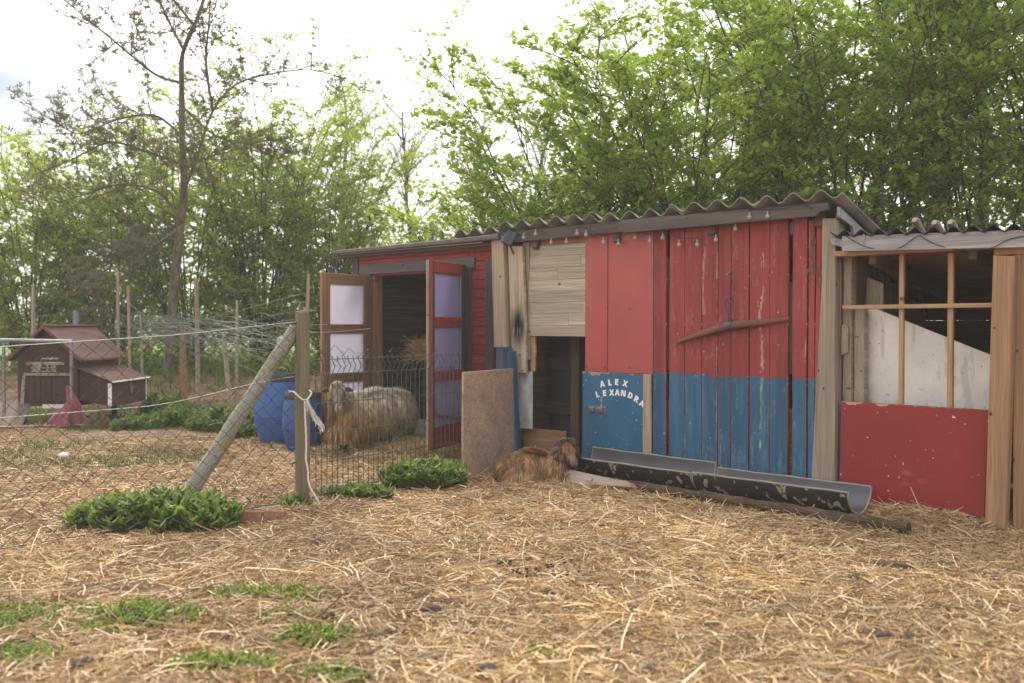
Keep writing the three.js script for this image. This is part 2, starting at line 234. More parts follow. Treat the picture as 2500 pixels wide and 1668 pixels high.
// ---------------------------------------------------------------- ground
function hgt(x, z) {
  const u = K * ((x - CORNER[0]) + (z - CORNER[2])), w = K * (-(x - CORNER[0]) + (z - CORNER[2]));
  let h = (fbm(x * 1.3 + 50, z * 1.3 + 50, 3) - 0.5) * 0.035 + (fbm(x * 5 + 9, z * 5 + 3, 2) - 0.5) * 0.014;
  h += 0.10 * Math.exp(-(((u + 3.85) / 0.45) ** 2) - ((w - 0.35) / 0.30) ** 2);          // bedding pushed out of the house
  h += 0.035 * Math.exp(-(((u - 0.7) / 0.6) ** 2) - ((w - 0.12) / 0.2) ** 2);
  h += 0.30 * ss(-14.8, -17.5, z) * ss(0, -3, x);                                              // low bank under the hedge
  return h;
}
{
  const X = [], Z = []; for (let x = -400; x < -40; x += 60) X.push(x); for (let x = -40; x < -8; x += 2) X.push(x); for (let x = -8; x < 8; x += 0.08) X.push(x); for (let x = 8; x < 40; x += 2) X.push(x); for (let x = 40; x <= 400; x += 60) X.push(x);
  for (let z = 60; z > 2; z -= 6) Z.push(z); for (let z = 2; z > -2.4; z -= 0.4) Z.push(z); for (let z = -2.4; z > -14; z -= 0.08) Z.push(z); for (let z = -14; z > -26; z -= 0.5) Z.push(z); for (let z = -26; z > -60; z -= 4) Z.push(z); for (let z = -60; z >= -600; z -= 60) Z.push(z);
  const pos = [], uv = [], idx = [];
  for (const z of Z) for (const x of X) { pos.push(x, hgt(x, z) - 0.012, z); uv.push(x / 1.9, z / 1.9); }
  for (let j = 0; j < Z.length - 1; j++) for (let i = 0; i < X.length - 1; i++) { const a = j * X.length + i, b = a + 1, c = a + X.length, d = c + 1; idx.push(a, b, c, b, d, c); }
  const g = new THREE.BufferGeometry(); g.setAttribute('position', new THREE.Float32BufferAttribute(pos, 3)); g.setAttribute('uv', new THREE.Float32BufferAttribute(uv, 2)); g.setIndex(idx); g.computeVertexNormals();
  tag(part('ground', g, M(lin(0.92, 0.88, 0.84), 0.95, { map: T.soil, bumpMap: T.mottBump, bumpScale: 0.01 }), scene), 'trampled brown soil of the farmyard under the straw', 'ground', null, 'structure');
  const f = new THREE.PlaneGeometry(760, 520, 40, 30).rotateX(-Math.PI / 2).translate(0, 0.36, -286);
  { const p = f.attributes.position; for (let i = 0; i < p.count; i++) p.setY(i, 0.36 + 0.4 * (fbm(p.getX(i) * 0.01 + 30, p.getZ(i) * 0.01 + 30, 2) - 0.5) + ss(-120, -480, p.getZ(i)) * 1.2); f.computeVertexNormals(); }
  tag(part('field', f, M(lin(0.13, 0.24, 0.030), 0.95, { map: rep(T.mott, 60, 60) }), scene), 'bright green crop field beyond the hedge', 'field', null, 'structure');
}
// ---------------------------------------------------------------- the plank shed (middle and right)
function ripple(u0, u1, y0, y1, z, amp, seed) {      // thin sheet with a faint buckle
  const g = new THREE.BoxGeometry(u1 - u0, y1 - y0, 0.003, 14, 14, 1).translate((u0 + u1) / 2, (y0 + y1) / 2, z); const p = g.attributes.position;
  for (let i = 0; i < p.count; i++) p.setZ(i, p.getZ(i) + amp * (fbm(p.getX(i) * 2.2 + seed, p.getY(i) * 1.4 + seed, 2) - 0.5) * 2);
  g.computeVertexNormals(); return boxUV(g, 'y', [0.1 * seed, 0.2], 1.1, 1.1);
}
function corrugated(u0, u1, w0, w1, y0, slope, pitch, amp, thick, phase = 0, dy = 0) {   // waves along u, falling towards -w
  const n = Math.max(8, Math.round((u1 - u0) / pitch * 12)), rows = [w1, w1 - 0.02, (w0 + w1) / 2, w0], pos = [], idx = [], uv = [];
  const f = (u) => amp * Math.sin((u - phase) / pitch * Math.PI * 2);
  for (const s of [1, -1]) for (const w of rows) for (let i = 0; i <= n; i++) { const u = u0 + (u1 - u0) * i / n; pos.push(u, y0 + dy + (w - w1) * slope + f(u) + s * thick / 2, w); uv.push(u / 0.7, w / 0.7); }
  const R = rows.length, P = (s, r, i) => (s * R + r) * (n + 1) + i;
  for (let s = 0; s < 2; s++) for (let r = 0; r < R - 1; r++) for (let i = 0; i < n; i++) idx.push(P(s, r, i), P(s, r, i + 1), P(s, r + 1, i), P(s, r, i + 1), P(s, r + 1, i + 1), P(s, r + 1, i));
  for (const r of [0, R - 1]) for (let i = 0; i < n; i++) idx.push(P(0, r, i), P(1, r, i), P(0, r, i + 1), P(0, r, i + 1), P(1, r, i), P(1, r, i + 1));
  for (const i of [0, n]) for (let r = 0; r < R - 1; r++) idx.push(P(0, r, i), P(0, r + 1, i), P(1, r, i), P(0, r + 1, i), P(1, r + 1, i), P(1, r, i));
  let g = new THREE.BufferGeometry(); g.setAttribute('position', new THREE.Float32BufferAttribute(pos, 3)); g.setAttribute('uv', new THREE.Float32BufferAttribute(uv, 2)); g.setIndex(idx); g = g.toNonIndexed(); g.computeVertexNormals();
  // smooth across the waves, crisp at the cut edges
  const p = g.attributes.position, nn = g.attributes.normal; for (let i = 0; i < p.count; i += 3) { if (Math.abs(nn.getY(i)) < 0.35) continue; const s = Math.sign(nn.getY(i)); for (let k = i; k < i + 3; k++) { const d = amp * Math.cos((p.getX(k) - phase) / pitch * Math.PI * 2) * Math.PI * 2 / pitch; const v = V(-d, 1, -slope).normalize().multiplyScalar(s); nn.setXYZ(k, v.x, v.y, v.z); } }
  return g;
}
function roughSides(u0, u1, y0, y1, seed, tiltL = 0, tiltR = 0, amp = 0.0022, topSkew = 0) {
  const r = rng(seed), L = [], Rr = [], n = 6; for (let i = 0; i <= n; i++) { const t = i / n, y = mix(y0, y1, t); L.push([u0 + tiltL * (1 - t) + (r() - 0.5) * 2 * amp, y + (t === 1 ? topSkew : 0)]); Rr.push([u1 + tiltR * (1 - t) + (r() - 0.5) * 2 * amp, y - (t === 1 ? topSkew : 0)]); } return [...L, ...Rr.reverse()];
}
const shed = thing('plank_shed', 'low red and blue plank shed with a grey corrugated roof', 'shed', CORNER, YAW);
{
  // painted planks
  const pl = [[-1.348, -1.226, 1.93, 0], [-1.194, -1.057, 1.93, 0], [-1.052, -0.900, 1.932, 0.002], [-0.896, -0.761, 1.950, 0.004], [-0.757, -0.651, 1.963, 0], [-0.646, -0.502, 1.952, 0.003], [-0.492, -0.334, 1.945, 0.002], [-0.329, -0.189, 1.950, 0.005], [-0.154, -0.046, 1.946, 0.006], [-0.037, 0.010, 1.910, 0.001], [0.024, 0.070, 1.925, 0.003]];
  pl.forEach(([a, b, top, dz], i) => { const last = i === pl.length - 1; const g = slab(roughSides(a, b, 0.03 + (i % 3) * 0.012, top, 200 + i, last ? -0.018 : 0, last ? -0.05 : 0, 0.002, (i % 2 ? 1 : -1) * 0.003), 0.004 + dz, 0.026 + dz, 0.0025); scaleUV(g, -1.4, 0, 1.6, 2.0); part('plank', g, mt.facade, shed); });
  // boards behind the gaps
  part('backing_board', boxAt(-1.30, -0.90, 0.86, 1.72, -0.05, -0.03), mt.tan2, shed); part('backing_board', boxAt(-0.36, 0.02, 0.86, 1.50, -0.05, -0.03), mt.tan2, shed);
  part('backing_board', boxAt(-1.32, 0.03, 0.04, 0.62, -0.055, -0.03), mt.orange, shed); part('backing_board', boxAt(-0.40, 0.1, 1.83, 1.92, -0.03, -0.003), mt.grey, shed);
  for (const y of [0.78, 1.30]) part('crossbar', boxAt(-1.34, 0.05, y - 0.035, y + 0.035, -0.085, -0.056), mt.darker, shed);
  // red metal sheets
  part('metal_sheet', ripple(-2.052, -1.80, 0.824, 1.995, 0.010, 0.004, 3), mt.redSheet, shed); part('metal_sheet', ripple(-1.806, -1.352, 0.822, 1.990, 0.0195, 0.003, 8), mt.redSheet, shed); part('sheet_seam', boxAt(-1.8075, -1.8035, 0.825, 1.988, 0.008, 0.0265, 0.0008), M(lin(0.20, 0.035, 0.033), 0.6), shed); part('sheet_edge', boxAt(-1.3515, -1.3475, 0.83, 1.985, 0.012, 0.030, 0.0005), mt.galv, shed);
  for (const [u, y] of [[-1.83, 1.34], [-1.83, 0.86], [-2.03, 0.86], [-2.03, 1.34], [-1.58, 1.33], [-1.36, 1.62], [-1.36, 0.86], [-1.58, 0.87]]) part('screw_head', new THREE.CylinderGeometry(0.005, 0.006, 0.004, 8).rotateX(Math.PI / 2).translate(u, y, 0.024), mt.iron, shed);
  // blue half door
  const door = new THREE.Group(); door.name = 'half_door'; door.userData.label = 'blue hardboard half door with white letters'; shed.add(door);
  part('door_board', scaleUV(slab([[-2.066, 0.04], [-1.437, 0.045], [-1.436, 0.817], [-2.064, 0.824]], 0.022, 0.034, 0.002), -2.07, 0, 0.65, 0.83), mt.door, door);
  part('batten', slab(roughSides(-1.436, -1.358, 0.10, 0.820, 260), 0.020, 0.040, 0.003), wood(0.62, 0.50, 0.39), door); boxUV(door.children[1].geometry, 'y', [0.31, 0.62], 0.35, 1.2);
  const font = await new FontLoader().loadAsync('fonts/droid/droid_sans_bold.typeface.json');
  const put = (ch, u, y, deg, size = 0.046) => { const g = new TextGeometry(ch, { font, size, depth: 0.0012, curveSegments: 4, bevelEnabled: true, bevelThickness: 0.0004, bevelSize: 0.0022, bevelSegments: 1 }); g.computeBoundingBox(); const b = g.boundingBox; g.translate(-(b.min.x + b.max.x) / 2, -(b.min.y + b.max.y) / 2, 0); g.scale(1.12, 1, 1).rotateZ(-deg * Math.PI / 180).translate(u, y, 0.0345); part('letter', g, mt.paper, door); };
  for (const [c, u, y, d] of [['A', -1.850, 0.726, -12], ['L', -1.771, 0.742, -7], ['E', -1.700, 0.748, 2], ['X', -1.614, 0.739, 17], ['L', -1.901, 0.640, -16], ['E', -1.826, 0.653, -8], ['X', -1.752, 0.661, -3], ['A', -1.694, 0.664, 3], ['N', -1.633, 0.661, 9], ['D', -1.562, 0.646, 22], ['R', -1.500, 0.621, 29], ['A', -1.446, 0.590, 28]]) put(c, u, y, d);
  const latch = part('latch_plate', boxAt(-1.995, -1.812, 0.487, 0.543, 0.034, 0.039, 0.002), mt.galv, door);
  { const s = []; for (const [u, y] of [[-1.985, 0.533], [-1.905, 0.536], [-1.822, 0.533], [-1.985, 0.497], [-1.905, 0.494], [-1.822, 0.497]]) s.push(new THREE.SphereGeometry(0.005, 8, 6).translate(u, y, 0.039)); for (const u of [-1.952, -1.862]) s.push(box(0.052, 0.040, 0.020, 0.010).translate(u, 0.514, 0.048)); s.push(new THREE.SphereGeometry(0.009, 10, 8).translate(-1.904, 0.514, 0.044)); part('latch_keepers', merged(s.map((g) => (g.index ? g.toNonIndexed() : g))), mt.galv, door); }
  // pale laminate boards over the opening
  const rows = [1.108, 1.202, 1.304, 1.400, 1.496, 1.591, 1.694, 1.790, 1.888], splits = [null, -2.24, -2.075, -2.64, null, -2.36, -2.10, null], r = rng(4);
  for (let i = 0; i < 8; i++) { const a = mix(-2.722, -2.680, i / 8), b = -2.052, cuts = splits[i] ? [a, splits[i], b] : [a, b]; for (let k = 0; k < cuts.length - 1; k++) part('laminate_board', boxAt(cuts[k] + 0.0007, cuts[k + 1] - 0.0007, rows[i] + 0.0008, rows[i + 1] - 0.0008, 0.0, 0.012 + r() * 0.0015, 0.0012, 'x'), mt.laminate[Math.floor(r() * 4)], shed); }
  part('lintel', boxAt(-2.72, -2.04, 1.890, 1.945, -0.05, -0.006), mt.orange, shed);
  // posts at the opening
  part('corner_post', slab([[-3.066, 1.005], [-2.912, 1.008], [-2.925, 1.5], [-2.951, 1.996], [-3.101, 2.002], [-3.085, 1.5]], 0.01, 0.085, 0.004), mt.tan, shed); boxUV(shed.children.at(-1).geometry, 'y', [0.2, 0.1]);
  const stain = M(0xffffff, 0.9, { map: tex(128, 512, (u, v) => { const { g, k } = grainAt(u * 0.35 + 0.4, v * 0.6), t = (0.44 + 0.34 * g) * mix(1, 0.5, k); const s = Math.exp(-(((u - 0.55) / 0.26) ** 2) - ((v - 0.36) / 0.11) ** 2) * ss(0.25, 0.62, vn(u * 30, v * 9) + 0.25); return mix3([t * 1.12, t, t * 0.87], [0.10, 0.09, 0.085], cl(s * 1.3)); }) });
  { const g = slab([[-2.856, 0.784], [-2.690, 0.790], [-2.700, 1.3], [-2.738, 1.890], [-2.912, 1.902], [-2.885, 1.3]], 0.030, 0.060, 0.003); part('jamb_board', scaleUV(g, -2.93, 0.78, 0.26, 1.13), stain, shed, 'tan jamb board with a dark stain'); }
  part('jamb_board', boxAt(-2.945, -2.83, 0.05, 1.98, -0.03, 0.004), mt.dark, shed); part('jamb_board', boxAt(-2.78, -2.70, 0.9, 1.93, -0.012, 0.012), mt.grey, shed); part('scrap_block', slab(roughSides(-2.70, -2.645, 0.80, 1.105, 410, 0, 0, 0.006), -0.03, -0.006, 0.003), mt.warm, shed);
  part('white_panel', slab([[-2.856, 0.292], [-2.663, 0.300], [-2.661, 0.800], [-2.856, 0.800]], 0.000, 0.012, 0.001), mt.whitePanel, shed); scaleUV(shed.children.at(-1).geometry, 0, 0, 0.5, 0.5);
  part('kick_board', slab([[-2.84, 0.02], [-2.36, 0.02], [-2.32, 0.300], [-2.84, 0.292]], -0.07, -0.052, 0.002), mt.brown, shed); boxUV(shed.children.at(-1).geometry, 'x', [0.4, 0.3]);
  // right end board and side wall
  part('weathered_post', slab([[0.000, 0.0], [0.172, 0.0], [0.176, 0.6], [0.172, 1.2], [0.174, 1.912], [0.076, 1.918], [0.074, 1.5], [0.044, 0.9], [0.022, 0.5]], 0.0, 0.055, 0.004), mt.tan2, shed); boxUV(shed.children.at(-1).geometry, 'y', [0.6, 0.4]);
  for (let i = 0; i < 9; i++) { const w = -0.02 - i * 0.155, h = 1.86 + (w - 0.1) * 0.36 - (i % 2) * 0.03; part('wall_plank', boxAt(0.150, 0.172, 0.02, h, w - 0.150, w), i % 3 ? mt.grey : mt.tan2, shed); }
  part('barge_board', new THREE.ExtrudeGeometry(new THREE.Shape([[0.06, 1.985], [-0.9, 1.635], [-0.9, 1.50], [-0.34, 1.695], [-0.155, 1.775], [-0.13, 1.865], [0.06, 1.92]].map((p) => new THREE.Vector2(p[0], p[1]))), { depth: 0.02, bevelEnabled: false }).rotateY(-Math.PI / 2).translate(0.205, 0, 0), mt.silver, shed);
  part('corner_upright', boxAt(0.118, 0.15, 1.5, 1.965, -0.13, -0.05), mt.grey, shed);
  // back wall, inner boards, rafters
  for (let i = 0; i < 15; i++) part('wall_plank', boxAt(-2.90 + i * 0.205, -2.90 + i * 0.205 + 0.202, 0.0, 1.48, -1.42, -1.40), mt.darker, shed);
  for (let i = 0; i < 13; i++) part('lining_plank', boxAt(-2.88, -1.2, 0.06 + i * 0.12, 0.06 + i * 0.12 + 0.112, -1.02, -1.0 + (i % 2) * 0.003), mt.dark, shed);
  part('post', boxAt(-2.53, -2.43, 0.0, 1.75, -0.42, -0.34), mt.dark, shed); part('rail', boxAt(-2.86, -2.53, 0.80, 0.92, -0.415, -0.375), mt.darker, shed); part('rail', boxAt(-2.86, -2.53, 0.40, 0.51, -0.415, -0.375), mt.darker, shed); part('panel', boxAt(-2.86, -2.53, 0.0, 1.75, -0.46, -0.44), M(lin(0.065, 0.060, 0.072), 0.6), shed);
  for (const u of [-2.6, -1.7, -0.8, 0.05]) part('rafter', (() => { const g = box(0.06, 0.09, 1.5, 0.004); g.rotateX(-Math.atan(0.36)); return g.translate(u, 1.66, -0.66); })(), mt.dark, shed);
  part('fascia_beam', slab([[-3.12, 1.925], [-1.50, 1.940], [-1.50, 2.028], [-3.10, 2.030]], 0.028, 0.075, 0.004), mt.greyDark, shed); boxUV(shed.children.at(-1).geometry, 'x', [0.1, 0.5]);
  part('fascia_beam', slab([[-1.62, 1.935], [-1.55, 1.925], [0.06, 1.93], [0.085, 1.955], [0.145, 1.965], [0.150, 2.015], [-1.62, 2.03]], 0.078, 0.115, 0.004), mt.greyDark, shed); boxUV(shed.children.at(-1).geometry, 'x', [0.7, 0.2]);
  // roof sheets
  [[-3.58, -2.84, 0.10, -0.012, 0.0], [-2.985, -1.80, 0.13, 0.012, 0.02], [-1.945, -0.96, 0.12, -0.008, -0.01], [-1.12, -0.36, 0.135, 0.006, 0.0], [-0.50, 0.262, 0.145, -0.004, 0.01]].forEach(([a, b, w1, dy, ph], i) => part('roof_sheet', corrugated(a, b, -1.62, w1, 2.070, 0.36, 0.2, 0.030, 0.0085, 0.05 + ph, dy), mt.roof, shed));
}

// ---------------------------------------------------------------- the red house (left) with two open glazed doors
const house = thing('summer_house', 'red clapboard garden house with two glazed doors standing open', 'garden house', CORNER, YAW);
{
  const F = -0.03; // front face
  part('lining_board', boxAt(-5.27, -5.0, 0.05, 1.97, F - 0.06, F - 0.03), mt.dark, house); part('lining_board', boxAt(-3.5, -2.9, 0.05, 1.97, F - 0.06, F - 0.03), mt.dark, house); part('lining_board', boxAt(-5.0, -3.5, 1.74, 1.97, F - 0.06, F - 0.03), mt.dark, house);
  for (let i = 0; i < 22; i++) { const y0 = 0.07 + i * 0.0865, y1 = y0 + 0.0805; const m = i % 3 ? mt.redTrim : mt.redTrim2; if (y1 > 1.975) break; const board = (a, b) => { const g = boxAt(a, b, y0, y1, -0.014, 0.014, 0.005, 'x').rotateX(0.06).translate(0, 0, F - 0.06 * (y0 + y1) / 2 + 0.002); part('siding_board', g, m, house); }; if (y0 > 1.70) board(-5.215, -2.93); else { board(-5.215, -5.0); board(-3.47, -2.93); } }
  part('corner_trim', boxAt(-5.305, -5.218, 0.04, 1.97, F - 0.05, F + 0.03), mt.slateTrim, house);
  part('door_lintel', boxAt(-5.17, -3.407, 1.730, 1.834, F + 0.016, F + 0.040), wood(0.16, 0.15, 0.15, 0.0008), house);
  part('door_jamb', boxAt(-5.09, -4.99, 0.06, 1.729, F + 0.016, F + 0.036), mt.slateTrim, house); part('door_jamb', boxAt(-3.56, -3.453, 0.06, 1.729, F + 0.016, F + 0.038), mt.slateTrim, house); part('door_jamb', boxAt(-5.01, -4.955, 0.06, 1.73, F - 0.10, F + 0.010), mt.brown, house);
  part('window_trim', boxAt(-3.257, -3.141, 0.30, 1.800, F + 0.018, F + 0.044), mt.slateTrim, house);
  for (const [a, b] of [[1.66, 1.75], [1.19, 1.272], [0.72, 0.80]]) part('window_rail', boxAt(-3.14, -2.90, a, b, F + 0.014, F + 0.036), mt.redTrim, house); part('window_pane', boxAt(-3.14, -2.90, 0.80, 1.66, F + 0.006, F + 0.020), M(lin(0.16, 0.16, 0.24), 0.35), house);
  // walls, floor, back wall of boards, hay rack
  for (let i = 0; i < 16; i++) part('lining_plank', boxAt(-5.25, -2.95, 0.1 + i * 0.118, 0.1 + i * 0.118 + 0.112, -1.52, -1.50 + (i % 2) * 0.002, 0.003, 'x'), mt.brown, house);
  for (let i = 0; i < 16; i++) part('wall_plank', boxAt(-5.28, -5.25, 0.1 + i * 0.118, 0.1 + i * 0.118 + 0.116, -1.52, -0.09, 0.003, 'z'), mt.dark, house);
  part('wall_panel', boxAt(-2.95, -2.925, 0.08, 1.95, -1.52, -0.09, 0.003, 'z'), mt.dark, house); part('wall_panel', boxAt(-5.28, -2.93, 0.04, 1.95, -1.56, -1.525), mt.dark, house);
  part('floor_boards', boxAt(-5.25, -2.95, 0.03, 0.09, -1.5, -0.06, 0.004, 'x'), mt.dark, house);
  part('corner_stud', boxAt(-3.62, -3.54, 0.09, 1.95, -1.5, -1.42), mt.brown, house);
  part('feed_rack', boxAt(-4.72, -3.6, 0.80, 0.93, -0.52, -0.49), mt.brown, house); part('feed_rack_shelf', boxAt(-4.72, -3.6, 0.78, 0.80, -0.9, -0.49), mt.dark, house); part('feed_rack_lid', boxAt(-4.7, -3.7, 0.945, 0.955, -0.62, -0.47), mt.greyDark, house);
  part('partition', boxAt(-4.95, -3.56, 0.09, 0.24, -0.3, -0.27), mt.grey, house);
  part('roof', slab([[-5.52, 1.952], [-2.97, 1.962], [-2.97, 2.008], [-5.52, 1.992]], -1.75, 0.13, 0.008), mt.felt, house); boxUV(house.children.at(-1).geometry, 'x', [0, 0], 0.7, 0.7);
  part('drip_batten', boxAt(-5.40, -3.2, 1.944, 1.954, 0.085, 0.10, 0.002), mt.tan, house); part('eaves_board', boxAt(-5.48, -3.0, 1.915, 1.945, -0.04, 0.06, 0.003), mt.greyDark, house);
  const doorLeaf = (label, hinge, end, y0, y1, mats) => {
    const d = new THREE.Group(); d.name = 'door'; d.userData.label = label; const du = end[0] - hinge[0], dw = end[1] - hinge[1], L = Math.hypot(du, dw); d.position.set(hinge[0], y0, hinge[1]); d.rotation.y = Math.atan2(-dw, du); house.add(d); const h = y1 - y0, t = 0.02, sw = 0.095;
    part('stile', boxAt(0, sw, 0, h, -t, t), mats[0], d); part('stile', boxAt(L - sw, L, 0, h, -t, t), mats[1], d); part('edge_strip', boxAt(L, L + 0.022, 0.0, h, -t * 0.9, t * 0.4), mats[3], d); part('edge_strip', boxAt(-0.028, -0.001, 0.0, h - 0.01, -t * 0.6, t * 0.9), mats[4], d);
    const ys = [[h - 0.105, h], [h * 0.675 - 0.045, h * 0.675 + 0.045], [h * 0.385 - 0.045, h * 0.385 + 0.045], [0, h * 0.115]];
    for (const [a, b] of ys) part('rail', boxAt(sw, L - sw, a, b, -t + 0.001, t - 0.001), mats[2], d);
    for (let i = 0; i < 3; i++) { const a = ys[i + 1][1], b = ys[i][0]; part('pane', boxAt(sw, L - sw, a, b, -0.003, 0.003, 0.0005), mats[5], d); for (const z of [-0.016, 0.010]) { part('glazing_bead', boxAt(sw, sw + 0.012, a, b, z, z + 0.008, 0.001), mats[3], d); part('glazing_bead', boxAt(L - sw - 0.012, L - sw, a, b, z, z + 0.008, 0.001), mats[3], d); } }
    return d;
  };
  doorLeaf('brown inner side of the glazed door', [-4.99, 0.02], [-4.79, 0.735], 0.03, 1.715, [mt.brown, mt.brown, mt.brown, mt.warm2, mt.warm2, mt.pane]);
  const rd = doorLeaf('red outer side of the glazed door', [-3.53, 0.02], [-3.245, 0.70], 0.12, 1.765, [mt.slateTrim, mt.slateTrim, mt.redTrim, mt.tan2, mt.slateTrim, mt.paneShadeTint]);
  part('pull_bar', tube([V(0.10, 0.235, -0.035), V(0.36, 0.255, -0.05), V(0.62, 0.30, -0.035)], 0.016, 6), mt.galv, rd); part('pull_bar', boxAt(0.08, 0.6, 0.235, 0.275, 0.024, 0.034, 0.003).rotateZ(0.06), mt.galv, rd);
  part('edge_cladding', boxAt(0.725, 0.745, 0.0, 1.66, -0.045, -0.018), mt.redTrim, rd);
}

// ---------------------------------------------------------------- the lean-to pen (right)
const lean = thing('lean_to_pen', 'open lean-to pen with a low red front board', 'lean-to', CORNER, YAW);
{
  part('fascia_beam', slab([[0.262, 1.683], [2.4, 1.615], [2.4, 1.715], [0.262, 1.783]], 0.10, 0.145, 0.003), mt.silver, lean); boxUV(lean.children.at(-1).geometry, 'x', [0.05, 0.33], 0.45, 1.6);
  part('beam_end', slab([[0.165, 1.735], [0.30, 1.70], [0.30, 1.775], [0.15, 1.775]], 0.05, 0.097, 0.004), mt.silver, lean); part('beam_lining', boxAt(0.18, 1.36, 1.655, 1.690, 0.0, 0.095), mt.orange, lean);
  part('roof_sheet', corrugated(0.19, 2.4, -1.75, 0.165, 1.800, 0.17, 0.115, 0.019, 0.006, 0.03), mt.bitumen, lean); lean.children.at(-1).geometry.applyMatrix4(new THREE.Matrix4().makeShear(0, 0, 0, 0, 0, 0).multiply(new THREE.Matrix4().set(1, 0, 0, 0, -0.032, 1, 0, 0.007, 0, 0, 1, 0, 0, 0, 0, 1)));
  part('slat', boxAt(0.578, 0.608, 0.64, 1.66, -0.03, -0.003, 0.002), mt.warm, lean); part('slat', boxAt(0.884, 0.918, 0.64, 1.65, -0.03, -0.003, 0.002), mt.warm, lean); part('crossbar', boxAt(0.206, 1.19, 1.308, 1.335, 0.0, 0.022, 0.002), mt.warm, lean);
  part('painted_board', scaleUV(slab([[0.198, 0.042], [1.125, 0.044], [1.144, 0.695], [0.206, 0.698]], 0.020, 0.034, 0.002), 0.198, 0.042, 0.95, 0.66), mt.redboard, lean, 'low red front board with chipped paint');
  for (const [u, y] of [[0.235, 0.650], [0.228, 0.615], [0.52, 0.645], [0.84, 0.645], [0.52, 0.30], [1.09, 0.30]]) part('screw_head', new THREE.CylinderGeometry(0.006, 0.006, 0.004, 8).rotateX(Math.PI / 2).translate(u, y, 0.036), mt.galv, lean);
  part('white_sheet', scaleUV(slab([[0.232, 0.60], [1.09, 0.60], [1.09, 1.018], [0.365, 1.308], [0.222, 1.310]], -0.165, -0.15, 0.001), 0, 0, 0.9, 0.9), mt.white, lean, 'white sheet with a slanting top');
  part('upright', slab(roughSides(0.186, 0.245, 0.62, 1.67, 500), -0.10, -0.03, 0.003), mt.tan2, lean); part('upright', slab(roughSides(0.25, 0.32, 0.62, 1.31, 501), -0.12, -0.06, 0.003), mt.grey, lean); part('scrap_plate', slab([[0.185, 1.00], [0.23, 1.02], [0.232, 1.19], [0.205, 1.215], [0.187, 1.20]], -0.02, -0.006, 0.002), mt.grey, lean); part('plywood_piece', slab([[0.25, 1.30], [0.37, 1.30], [0.375, 1.48], [0.26, 1.53]], -0.24, -0.225, 0.002), mt.tan2, lean);
  part('timber_post', slab([[1.165, -0.02], [1.285, -0.02], [1.322, 1.60], [1.202, 1.610]], 0.085, 0.145, 0.006), mt.warm2, lean); boxUV(lean.children.at(-1).geometry, 'y', [0.33, 0.1], 0.5, 1.9);
  part('post_cap', boxAt(1.19, 1.36, 1.612, 1.655, 0.03, 0.098), mt.orange, lean);
  [[1.300, 1.62], [1.624, 1.93], [1.934, 2.24]].forEach(([a, b], i) => part('wall_board', slab(roughSides(a, b, -0.02, 1.63 - i * 0.01, 520 + i), 0.052, 0.082, 0.003), mt.warm2, lean)); for (const c of lean.children.filter((c) => c.name === 'wall_board')) boxUV(c.geometry, 'y', [boxR(), boxR()]);
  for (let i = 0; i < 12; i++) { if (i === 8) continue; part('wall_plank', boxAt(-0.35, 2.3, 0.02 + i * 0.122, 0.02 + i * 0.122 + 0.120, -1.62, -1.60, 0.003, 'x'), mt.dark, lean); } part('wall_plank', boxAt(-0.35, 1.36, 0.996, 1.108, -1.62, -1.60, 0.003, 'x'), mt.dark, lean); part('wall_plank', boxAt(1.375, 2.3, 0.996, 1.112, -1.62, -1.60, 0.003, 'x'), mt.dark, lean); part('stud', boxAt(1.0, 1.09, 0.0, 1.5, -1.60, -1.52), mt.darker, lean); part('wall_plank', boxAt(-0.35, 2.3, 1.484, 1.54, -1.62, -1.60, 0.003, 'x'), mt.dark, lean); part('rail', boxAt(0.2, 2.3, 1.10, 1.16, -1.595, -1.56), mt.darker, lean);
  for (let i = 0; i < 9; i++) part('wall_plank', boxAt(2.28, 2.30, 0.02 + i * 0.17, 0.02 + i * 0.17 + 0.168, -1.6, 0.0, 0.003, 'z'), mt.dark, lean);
  for (let i = 0; i < 8; i++) { const g = box(2.1, 0.014, 0.205, 0.003, 'x'); g.rotateX(-Math.atan(0.17)); part('ceiling_board', g.translate(1.24, 1.705 - 0.17 * (0.10 + i * 0.209), -0.02 - i * 0.209).applyMatrix4(new THREE.Matrix4().set(1, 0, 0, 0, -0.032, 1, 0, 0.04, 0, 0, 1, 0, 0, 0, 0, 1)), mt.brown, lean); }
  for (const u of [0.42, 1.05]) part('rafter', (() => { const g = box(0.05, 0.07, 1.6, 0.004); g.rotateX(-Math.atan(0.17)); return g.translate(u, 1.50, -0.75); })(), mt.dark, lean);
  part('metal_tab', boxAt(0.405, 0.422, 1.722, 1.785, 0.146, 0.150, 0.001), mt.wireGalv, lean);
  // lights cable looped along this beam
  const cable = (a) => tube(curve(a.map((q) => V(...q)), 24), 0.0028, 4); part('beam_cable', merged([cable([[0.29, 1.785, 0.15], [0.34, 1.75, 0.153], [0.44, 1.70, 0.152], [0.56, 1.675, 0.12]]), cable([[0.56, 1.675, 0.12], [0.66, 1.69, 0.15], [0.75, 1.745, 0.152], [0.775, 1.752, 0.152]]), cable([[0.775, 1.752, 0.152], [0.85, 1.705, 0.152], [0.95, 1.665, 0.14], [1.07, 1.645, 0.11], [1.2, 1.655, 0.15], [1.3, 1.70, 0.153], [1.5, 1.72, 0.153]])]), mt.plasticBlack, lean);
  const endPole = (u, y, tilt) => { const pts = [V(u, y, -0.02), V(u + 0.002, y - 0.008, -0.035), V(u + tilt * 0.5, y - 0.07, -0.15), V(u + tilt, y - 0.115, -0.24)]; return tube(pts, (t, i) => (i === 0 ? 0.018 : 0.0265), 9); };
